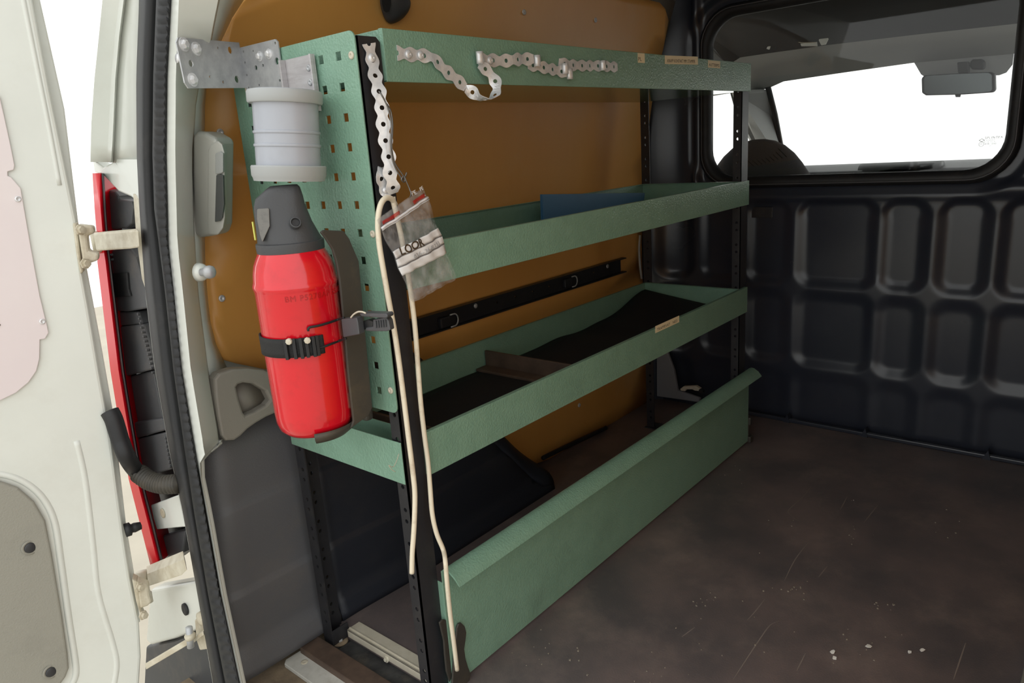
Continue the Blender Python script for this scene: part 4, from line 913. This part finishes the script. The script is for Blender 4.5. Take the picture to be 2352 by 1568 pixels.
# ------------------------------------------------------------------ cable, bag and wire hanging from the strap loop
cab_ = thing('white_cable', 'off-white electrical cable looped through the strap with two loose tails hanging down', 'cable', Y(880, 460, -.02))
q1 = [(908, 470, -.010), (898, 456, -.014), (884, 456, -.018), (873, 474, -.020), (868, 510, -.020), (871, 560, -.020), (881, 622, -.020), (893, 690, -.021), (906, 760, -.022), (917, 835, -.022), (928, 920, -.022), (939, 1010, -.022), (949, 1090, -.022), (953, 1140, -.022), (951, 1210, -.022), (947, 1270, -.020), (946, 1316, -.019)]
q2 = [(902, 452, -.012), (905, 470, -.012), (910, 490, -.014), (922, 545, -.018), (934, 610, -.022), (946, 690, -.024), (954, 760, -.024), (960, 840, -.022), (966, 920, -.022), (975, 1000, -.016), (983, 1060, -.014), (988, 1120, -.018), (993, 1180, -.024), (1003, 1225, -.028), (1018, 1262, -.034), (1023, 1290, -.052), (1027, 1340, -.052), (1034, 1410, -.045), (1043, 1480, -.040), (1050, 1538, -.036)]
MB().tube(spline([Y(*q) for q in q1], 6), .0038, 10).build('tail', CABLEM, cab_, True)
MB().tube(spline([Y(*q) for q in q2], 6), .0036, 10).build('tail', CABLEM, cab_, True)
bag = thing('zip_bag', 'small clear zip bag with white writing bands marked LOOR hanging on a wire', 'plastic bag', Y(950, 560, -.034))
BY = -.034
def bq(u, v, d=0): return Y(u, v, BY + d)
tl_, tr_, br_, bl_ = bq(866, 503), bq(972, 430), bq(1049, 640), bq(950, 695)
def bagpt(a, c, d=0):
    p = (tl_.lerp(tr_, a)).lerp(bl_.lerp(br_, a), c)
    wv = .0016 * math.sin(a * 13 + c * 5) * math.sin(c * 11 + a * 3) + .0012 * math.sin(a * 27 - c * 19)
    return p + Vector((0, -.004 * math.sin(a * math.pi) * math.sin(min(1, c * 1.2) * math.pi) + wv * min(1, c * 6 + .1) + d, 0))
def bagsheet(a0, a1, c0, c1, d, na=14, nc=20, fn=None):
    b = MB(); b.grid([[bagpt(a0 + (a1 - a0) * i / na, c0 + (c1 - c0) * k / nc, d) for i in range(na + 1)] for k in range(nc + 1)]); return b
bagsheet(0, 1, .0, 1, 0, 24, 34).build('film', BAGM, bag, True)
bagsheet(.02, .98, .02, .99, .004, 24, 34).build('film', BAGM, bag, True)
b = MB(); b.tube([bagpt(i / 12, .105, -.0012) for i in range(13)], .0017, 8); zs_ = b.build('zip_strip', mat('clear_zip_rib', (222, 220, 222), .25), bag, True)
b = MB(); b.tube([bagpt(i / 12, .125, -.0012) for i in range(13)], .0010, 6); b.build('zip_strip', mat('clear_zip_rib2', (206, 204, 206), .25), bag, True)
def bandq(c0a, c1a, c0b, c1b, m, nm, d=-.0009, n=16):
    b = MB(); rows = []
    for k in range(5):
        f = k / 4; rows.append([bagpt(i / n, (c0a + (c1a - c0a) * f) * (1 - i / n) + (c0b + (c1b - c0b) * f) * i / n, d) for i in range(n + 1)])
    b.grid(rows); return solid(b.build(nm, m, bag, True), .0002, 0)
def cof(u, v):                                                    # bag coordinates of a traced point
    best = (9, 0, 0)
    p = bq(u, v)
    for i in range(41):
        for k in range(81):
            a, c = i / 40, k / 80; q = (tl_.lerp(tr_, a)).lerp(bl_.lerp(br_, a), c); dd = (q - p).length
            if dd < best[0]: best = (dd, a, c)
    return best[1], best[2]
kL0, kR0 = cof(897, 578)[1], cof(1006, 523)[1]; kL1, kR1 = cof(905, 597)[1], cof(1012, 541)[1]; kL2, kR2 = cof(913, 616)[1], cof(1019, 561)[1]; kL3, kR3 = cof(921, 634)[1], cof(1026, 580)[1]
g_ = .006
for (a, c, a2, c2) in ((kL0, kL1 - g_, kR0, kR1 - g_), (kL1 + g_, kL2 - g_, kR1 + g_, kR2 - g_), (kL2 + g_, kL3, kR2 + g_, kR3)): bandq(a, c, a2, c2, BANDW, 'writing_band')
GREYLN = mat('print_line', (120, 118, 120), .6)
bandq(kL1 - .006, kL1 + .006, kR1 - .006, kR1 + .006, GREYLN, 'print_line', -.0012); bandq(kL2 - .006, kL2 + .006, kR2 - .006, kR2 + .006, GREYLN, 'print_line', -.0012)
rfp = clear('red_film_print', (.95, .7, .68), body=(214, 60, 56), bodyamt=.34)
for a0_, a1_ in ((.06, .40), (.70, .97)):
    solid(bagsheet(a0_, a1_, .050, .085, -.0009, 10, 2).build('red_print', rfp, bag, True), .0002, 0)
def on_bag(name, s, u, v, u2, v2, h, m, d=-.0022):
    a, c = cof(u, v); a2, c2 = cof(u2, v2); up = bl_.lerp(br_, .5) - tl_.lerp(tr_, .5); hc = h / up.length
    cu = bpy.data.curves.new('t', 'FONT'); cu.body = s; cu.size = 1; cu.extrude = 0; cu.offset = .018 if m is PENINK else 0; cu.resolution_u = 3
    me = curve_mesh(cu, 't'); w_ = max(v_.co.x for v_ in me.vertices); b = MB()
    b.add([bagpt(a + (a2 - a) * v_.co.x / w_, c + (c2 - c) * v_.co.x / w_ - v_.co.y * hc, d) for v_ in me.vertices], [tuple(p_.vertices) for p_ in me.polygons]); return solid(b.build(name, m, bag), .0002, 0)
on_bag('handwriting', 'LOOR', 919, 587, 970, 562, .017, PENINK)
on_bag('faint_digits', '036-36-8331', 946, 594, 1008, 562, .009, GHOST)
on_bag('film_print', 'PE', 943, 449, 956, 443, .008, BANDW)
on_bag('film_print', 'PE', 962, 440, 971, 435, .007, BANDW)
wr = thing('tie_wire', 'thin grey wire twisted through a strap hole and hooked into the clear bag', 'wire', Y(900, 350, -.03))
MB().tube(spline([Y(*q) for q in ((870, 210, -.012), (874, 214, -.030), (884, 232, -.032), (893, 255, -.033), (899, 290, -.033), (897, 330, -.034), (901, 362, -.033), (908, 385, -.032), (918, 402, -.032), (925, 412, -.032), (931, 405, -.032), (934, 396, -.032))], 6), .0011, 7).build('strand', WIREM, wr, True)
MB().tube(spline([Y(*q) for q in ((888, 238, -.030), (898, 256, -.029), (902, 290, -.030), (900, 336, -.031), (905, 368, -.030), (914, 386, -.031), (924, 400, -.033), (930, 412, -.034), (928, 418, -.034), (922, 412, -.034), (928, 404, -.035), (934, 418, -.036), (940, 432, -.037), (944, 444, -.039), (942, 452, -.040))], 6), .0009, 7).build('strand', WIREM, wr, True)
tw = tag(MB().tube(spline([Y(*q) for q in ((916, 1042, -.002), (911, 1058, -.006), (903, 1072, -.010), (893, 1068, -.012), (900, 1078, -.010), (908, 1083, -.008))], 5), .0005, 6).build('wire_twist', CREAM, None, True), 'tiny bright wire twist poking from the near leg below the lowest shelf', 'wire')

# ------------------------------------------------------------------ floor edge, sill strips and scraps
ep = thing('edge_profile', 'cream aluminium edge profile capping the floor board between the two near legs', 'edge profile', (.005, .19, 0))
b = MB(); b.box((-.0085, .042, .0005), (.020, .262, .0035)); b.box((-.0085, .042, -.013), (-.0062, .262, .0035)); b.box((-.004, .042, .0035), (-.001, .262, .005)); bevel(b.build('profile', CREAM, ep), .0008)
MB().lathe([(.006, 0), (.006, .0015), (.0035, .002), (.0035, .005), (.0001, .005)], axis_frame((-.0087, .150, -.010), (-1, 0, .3)), 10).build('screw', BEIGE, ep)
ms = thing('sill_strip', 'pale galvanised flat strip screwed across the dirty rear sill', 'metal strip', (-.115, 0, -.018))
c4 = [Z(647, 1518, -.012), Z(693, 1489, -.012)]
b = MB(); b.prism([(c4[0].x, c4[0].y - .008, -.0215), (c4[0].x + .008, c4[0].y, -.0215), (c4[1].x - .004, c4[1].y, -.0215), (c4[1].x, c4[1].y - .006, -.0215), (c4[1].x + .002, -.70, -.0215), (c4[0].x, -.70, -.0215)], (0, 0, .008)); bevel(b.build('strip', mat('dull_zinc', (214, 213, 206), .55, .05, col2=(196, 195, 188), nscale=30, dirt=(120, 108, 90), dscale=18, damt=.4), ms), .0012)
MB().lathe([(.0065, 0), (.006, .0008), (.003, .0006), (.0001, .0001)], axis_frame(Z(699, 1520, -.0134), (0, 0, 1)), 14).build('screw', BEIGE, ms, True)
wp = thing('anchor_washer', 'rusty round anchor plate with bolt beside the foot of the rear near leg', 'washer', Z(781, 1473, -.018))
p = Z(781, 1473, -.0184); p.x = max(p.x, -.030)
MB().lathe([(.0155, 0), (.0150, .0022), (.008, .0026), (.0001, .0026)], axis_frame(p, (0, 0, 1)), 20).build('plate', DIRTY, wp, True)
MB().lathe([(.0062, .0024), (.0062, .006), (.003, .007), (.0001, .007)], axis_frame(p, (0, 0, 1)), 6).build('bolt', GREYST, wp)
names = ['white paper scrap largest and farthest of the five on the dark floor', 'white paper scrap upper of the close pair at left on floor', 'white paper scrap lower of the close pair at left on floor', 'small white paper scrap left of the right-hand pair on floor', 'white paper scrap rightmost of the five on the dark floor']
for (u, v, r_), nm in zip(((1995, 1484, .0075), (1912, 1497, .0062), (1917, 1511, .0055), (2089, 1497, .0052), (2118, 1493, .0062)), names):
    c_ = Z(u, v, .0008); ps = [c_ + Vector((r_ * random.uniform(.6, 1.1) * math.cos(a), r_ * random.uniform(.45, .8) * math.sin(a), random.uniform(0, .0012))) for a in [k * math.pi / 3 + random.uniform(-.2, .2) for k in range(6)]]
    b = MB(); b.prism(ps, (0, 0, .0008)); tag(b.build('paper_scrap', PAPER), nm, 'paper scrap', 'white scraps on the floor')
fl = bpy.data.objects['floor']
crumbs = MB()
for (u, v, k, s_) in ((1610, 1380, 9, 24), (1820, 1355, 12, 40), (1960, 1150, 3, 12), (2030, 1400, 9, 40), (1960, 1232, 7, 40), (2180, 1200, 8, 90), (1700, 1420, 12, 120), (2000, 1470, 10, 150), (1300, 1500, 14, 110), (1500, 1530, 10, 100), (1240, 1420, 8, 40), (1800, 1200, 6, 100), (1700, 1090, 6, 60)):
    for _ in range(k):
        p = Z(u + random.gauss(0, s_ * .5), v + random.gauss(0, s_ * .3), .0002)
        if p.y > -.03 or p.x < .02 or p.x > 1.36: continue
        r_ = random.uniform(.0008, .0022)
        crumbs.prism([p + Vector((r_ * random.uniform(.5, 1.2) * math.cos(a), r_ * random.uniform(.5, 1.2) * math.sin(a), 0)) for a in (0, 1.3, 2.6, 4.2)], (0, 0, r_ * .7))
o = crumbs.build('floor_crumbs', mat('pale_crumbs', (150, 142, 128), .9)); o['kind'] = 'stuff'; tag(o, 'pale crumbs and grit scattered over the dark van floor', 'crumbs')
SCR = mat('scratch', (136, 126, 120), .8)
for pl in (((1864, 1115), (1845, 1140), (1812, 1170), (1815, 1182), (1834, 1196)), ((2016, 1160), (1984, 1200)), ((1856, 1246), (1826, 1285), (1802, 1333)), ((1757, 1375), (1736, 1402), (1716, 1424)), ((1790, 1426), (1768, 1436), (1742, 1472), (1714, 1514), (1684, 1560)), ((1946, 1140), (1930, 1170)), ((2218, 1476), (2190, 1560)), ((1596, 1440), (1566, 1462)), ((1900, 1300), (1880, 1325)), ((1850, 1500), (1830, 1540))):
    P_ = spline([Z(u, v, .0003) for u, v in pl], 4); b = MB(); wd = .0011; top = []; bot = []
    for i, p in enumerate(P_):
        d = (P_[min(i + 1, len(P_) - 1)] - P_[max(i - 1, 0)]).normalized(); nn = Vector((-d.y, d.x, 0)) * wd * (.3 + .7 * math.sin(math.pi * (i + .5) / len(P_))); top.append(p + nn); bot.append(p - nn)
    b.grid([top, bot]); b.build('scratch', SCR, fl)
# bits on the floor beyond the front board: pale plastic clip, offcut, white cable on the side
cl = thing('pale_clip', 'pale cream plastic clip lying on the grey foot of the bulkhead corner', 'clip', X(1585, 892, 1.345))
b = MB(); b.prism([X(u, v, 1.345) for u, v in ((1562, 893), (1570, 887), (1598, 886), (1610, 894), (1608, 898), (1596, 897), (1590, 894), (1576, 894), (1574, 898), (1564, 897))], (.012, 0, 0)); bevel(b.build('body', CREAM, cl), .001)
MB().lathe([(.0075, 0), (.0075, .010), (.0001, .010)], axis_frame(X(1613, 896, 1.352), (-1, 0, 0)), 12).build('end_cap', RUBBER, cl)
ft = thing('corner_foot', 'grey metal corner foot of the van side standing beside the far rear leg', 'corner foot', (1.36, .31, 0))
b = MB(); b.prism([X(u, v, 1.360) for u, v in ((1508, 796), (1528, 796), (1548, 850), (1556, 896), (1608, 914), (1606, 924), (1508, 910))], (.012, 0, 0)); bevel(b.build('gusset', mat('grey_primer', (138, 140, 146), .6), ft), .003)
wc = tag(MB().tube(spline([on_wall(u, v, .012) for u, v in ((1470, 540), (1468, 572), (1470, 610), (1474, 640))], 6), .0035, 8).build('side_cable', mat('grey_cable', (196, 196, 196), .5), None, True), 'short grey-white cable running down beside the far plywood edge', 'cable')
off = tag(bevel(MB().box((.02, .0, 0), (.05, .02, .012), M=Matrix.Translation((.19, .04, 0))).build('wood_offcut', mat('pinkish_wood', (190, 160, 140), .7)), .001), 'small pale wood offcut lying on the floor behind the front board', 'offcut')
off.location = Z(1094, 1222, 0) - Vector((.225, .05, 0))

# ------------------------------------------------------------------ the cab seen through the bulkhead window
def cabslab(nm, pts, vec, m): return struct(MB().prism(pts, vec).build(nm, m))
lowe = [X(u, v, 2.25) for u, v in ((1690, 212), (1762, 204), (1800, 187), (1950, 165), (2100, 144), (2330, 123))]; lowe.append(Vector((2.25, -.90, lowe[-1].z)))
upe = [X(u, v, 1.95) for u, v in ((1672, 150), (1700, 132), (1760, 123), (1897, 104), (2100, 80), (2338, 54))]; upe.append(Vector((1.95, -.90, upe[-1].z)))
b = MB(); b.grid([upe, [a.lerp(c, .5) + Vector((0, 0, .012)) for a, c in zip(upe, lowe)], lowe, [p + Vector((.03, 0, .012)) for p in lowe]])
hdr = struct(b.build('trim_8', CABGREY, smooth='auto')); solid(hdr, .004, 1)
b = MB(); b.grid([[Vector((1.46, p.y * 1.04, 1.262)) for p in upe], [Vector((1.72, p.y * 1.02, 1.19)) for p in upe], upe]); solid(struct(b.build('trim_9', CABDARK, smooth=True)), .004, 1)
b = MB(); b.grid([[Vector((1.46, .46, 1.27)), Vector((1.72, .42, 1.20)), upe[0], lowe[0]], [Vector((1.46, .64, .985)), Vector((1.72, .63, .985)), Vector((1.95, .60, .985)), lowe[0] + Vector((0, .10, -.005))]]); solid(struct(b.build('trim_10', CABGREY, smooth=True)), .004, 1)
b = MB(); b.prism([X(1690, 206, 2.05), X(1768, 203, 2.25), X(1782, 262, 2.46), X(1795, 330, 2.68), X(1814, 390, 2.82), X(1764, 390, 2.70), X(1735, 320, 2.60), X(1706, 250, 2.35)], (.05, .05, 0)); bevel(struct(b.build('trim_11', CABGREY)), .02, 3)
b = MB(); b.tube([X(1764, 200, 2.24), X(1780, 262, 2.45), X(1793, 330, 2.67), X(1812, 390, 2.81)], .011, 8); struct(b.build('trim_12', RUBBER, smooth=True))
b = MB(); b.tube([X(1686, 214, 2.2), X(1694, 245, 2.3), X(1700, 280, 2.36), X(1704, 330, 2.4), X(1708, 400, 2.4)], .014, 8); struct(b.build('trim_13', CABDARK, smooth=True))
slab('trim_14', (1.46, .60, -.5), (2.9, .66, .70), CABDARK); slab('trim_15', (1.46, -1.06, -.5), (2.9, -1.0, .70), CABDARK)
slab('trim_16', (1.46, .52, .60), (1.60, .64, 1.0), CABDARK)
dsh = thing('dashboard', 'dark plastic dashboard edge across the cab behind the bulkhead window', 'dashboard', (2.5, -.2, .3))
b = MB(); b.loft([[Vector((x, y, z)) for x, z in ((2.24, .25), (2.22, .62), (2.26, .680), (2.34, .694), (2.55, .690), (2.95, .672), (2.95, .25))] for y in (.60, .3, -.2, -.7, -1.0)]); bevel(b.build('top', CABDARK, dsh, 'auto'), .004)
b = MB(); b.loft([[Vector((2.26 + .05 * math.cos(a), y, .684 + .022 * math.sin(a))) for a in [math.pi * k / 8 for k in range(9)]] for y in (.02, -.01, -.2, -.24)]); b.build('cowl', CABDARK, dsh, True)
ws = struct(bpy.data.objects.new('window_2', None)); C.objects.link(ws); ws.location = (2.5, -.2, .85)
b = MB(); b.prism([Vector((2.27, .37, 1.018)), Vector((2.27, -.79, 1.018)), Vector((2.84, -.93, .672)), Vector((2.84, .52, .672))], (.005, 0, 0)); b.build('pane', GLASS, ws)
b = MB(); b.prism([X(u, v, 2.262) for u, v in ((2096, 136), (2330, 114), (2326, 148), (2312, 166), (2296, 172), (2200, 178), (2128, 178), (2116, 170))], (-.003, 0, -.001)); b.build('sunshade_print', GREYHD, ws)
mir = thing('rear_view_mirror', 'black rear-view mirror hanging from windscreen top behind the bulkhead window', 'mirror', X(2200, 190, 2.15))
rr = [X(u, v, 2.15) for u, v in ((2116, 180), (2122, 173), (2200, 168), (2276, 165), (2285, 170), (2286, 206), (2280, 212), (2210, 217), (2126, 219), (2117, 213))]
b = MB(); b.prism(rr, (.03, 0, 0)); bevel(b.build('housing', CABDARK, mir), .006, 3)
cM = sum(rr, Vector()) / len(rr); b = MB(); b.prism([cM + (p - cM) * .92 + Vector((-.0012, 0, 0)) for p in rr], (.001, 0, 0)); b.build('mirror_face', MIRRORM, mir)
b = MB(); b.prism([X(u, v, 2.17) for u, v in ((2198, 143), (2224, 141), (2224, 168), (2200, 168))], (.03, 0, 0)); bevel(b.build('stem', CABDARK, mir), .003)
b = MB(); b.prism([X(u, v, 2.19) for u, v in ((2228, 140), (2234, 136), (2256, 135), (2261, 142), (2261, 156), (2254, 160), (2232, 160), (2227, 152))], (.03, 0, 0)); bevel(b.build('sensor', CABDARK, mir), .005)
b = MB(); b.prism([X(u, v, 2.152) for u, v in ((2193, 216), (2207, 216), (2205, 223), (2195, 223))], (.006, 0, 0)); b.build('dip_tab', CABDARK, mir)
def seat(cy, label, nm='driver_seat'):
    t_ = thing(nm, label, 'seat', (1.62, cy, .3)); b = MB(); rings = []
    for z, hw, hd_ in ((-.2, .24, .07), (.45, .235, .07), (.62, .20, .065), (.70, .166, .06), (.745, .135, .055), (.775, .110, .05), (.800, .080, .042), (.815, .050, .032), (.822, .018, .018)):
        rings.append([Vector((1.64 + hd_ * math.sin(a) * abs(math.sin(a)) ** -.3 if abs(math.sin(a)) > .01 else 1.64, cy + hw * math.cos(a), z)) for a in [2 * math.pi * k / 28 for k in range(28)]])
    b.loft(rings); b.build('backrest', SEATM, t_, True)
    for k in range(9):
        yy = cy - .01 - .012 * k; z_ = .742 + .003 * k
        b = MB(); pts = [Vector((1.585 + .012 * (abs(yy - .014 * j - cy) / .12) ** 2 + .006 * max(0, (z_ + .012 * j - .74) / .06) ** 2, yy + .010 * j, z_ + .008 * j)) for j in range(5)]
        b.tube(pts, .0012, 5); b.build('stripe', SEATLN, t_, True)
    return t_
seat(.160, 'dark grey cab seat with rounded top behind the left part of bulkhead window')
seat(-.650, 'dark grey cab seat peeping in at right corner of the bulkhead window', 'passenger_seat')
ct = thing('glass_reflection', 'pale reflection in the bulkhead glass, modelled as a thin strand and tabs behind it', 'wire', X(1800, 95, 1.9))  # reflection in the window glass, built as solid pale shapes
def cx_(u, v): return X(u, v, 1.905)
MB().tube(spline([cx_(u, v) for u, v in ((1726, 99), (1750, 94), (1785, 90), (1815, 88), (1828, 92), (1840, 98), (1874, 97))], 5), .0012, 6).build('wire', CREAM, ct, True)  # strand standing in for the reflection's thin streak
for pts in ([(1727, 98), (1740, 97), (1750, 103), (1746, 109), (1741, 108)], [(1763, 95), (1770, 93), (1770, 105), (1766, 114), (1760, 112), (1764, 104)], [(1838, 100), (1876, 96), (1877, 106), (1840, 106)], [(1880, 92), (1890, 78), (1900, 76), (1902, 90), (1896, 102), (1886, 104)]):
    b = MB(); b.prism([cx_(u, v) for u, v in pts], (.006, 0, 0)); bevel(b.build('clip', mat('reflection_white', (220, 222, 214), .35), ct), .001)  # tabs standing in for the reflection's brighter patches
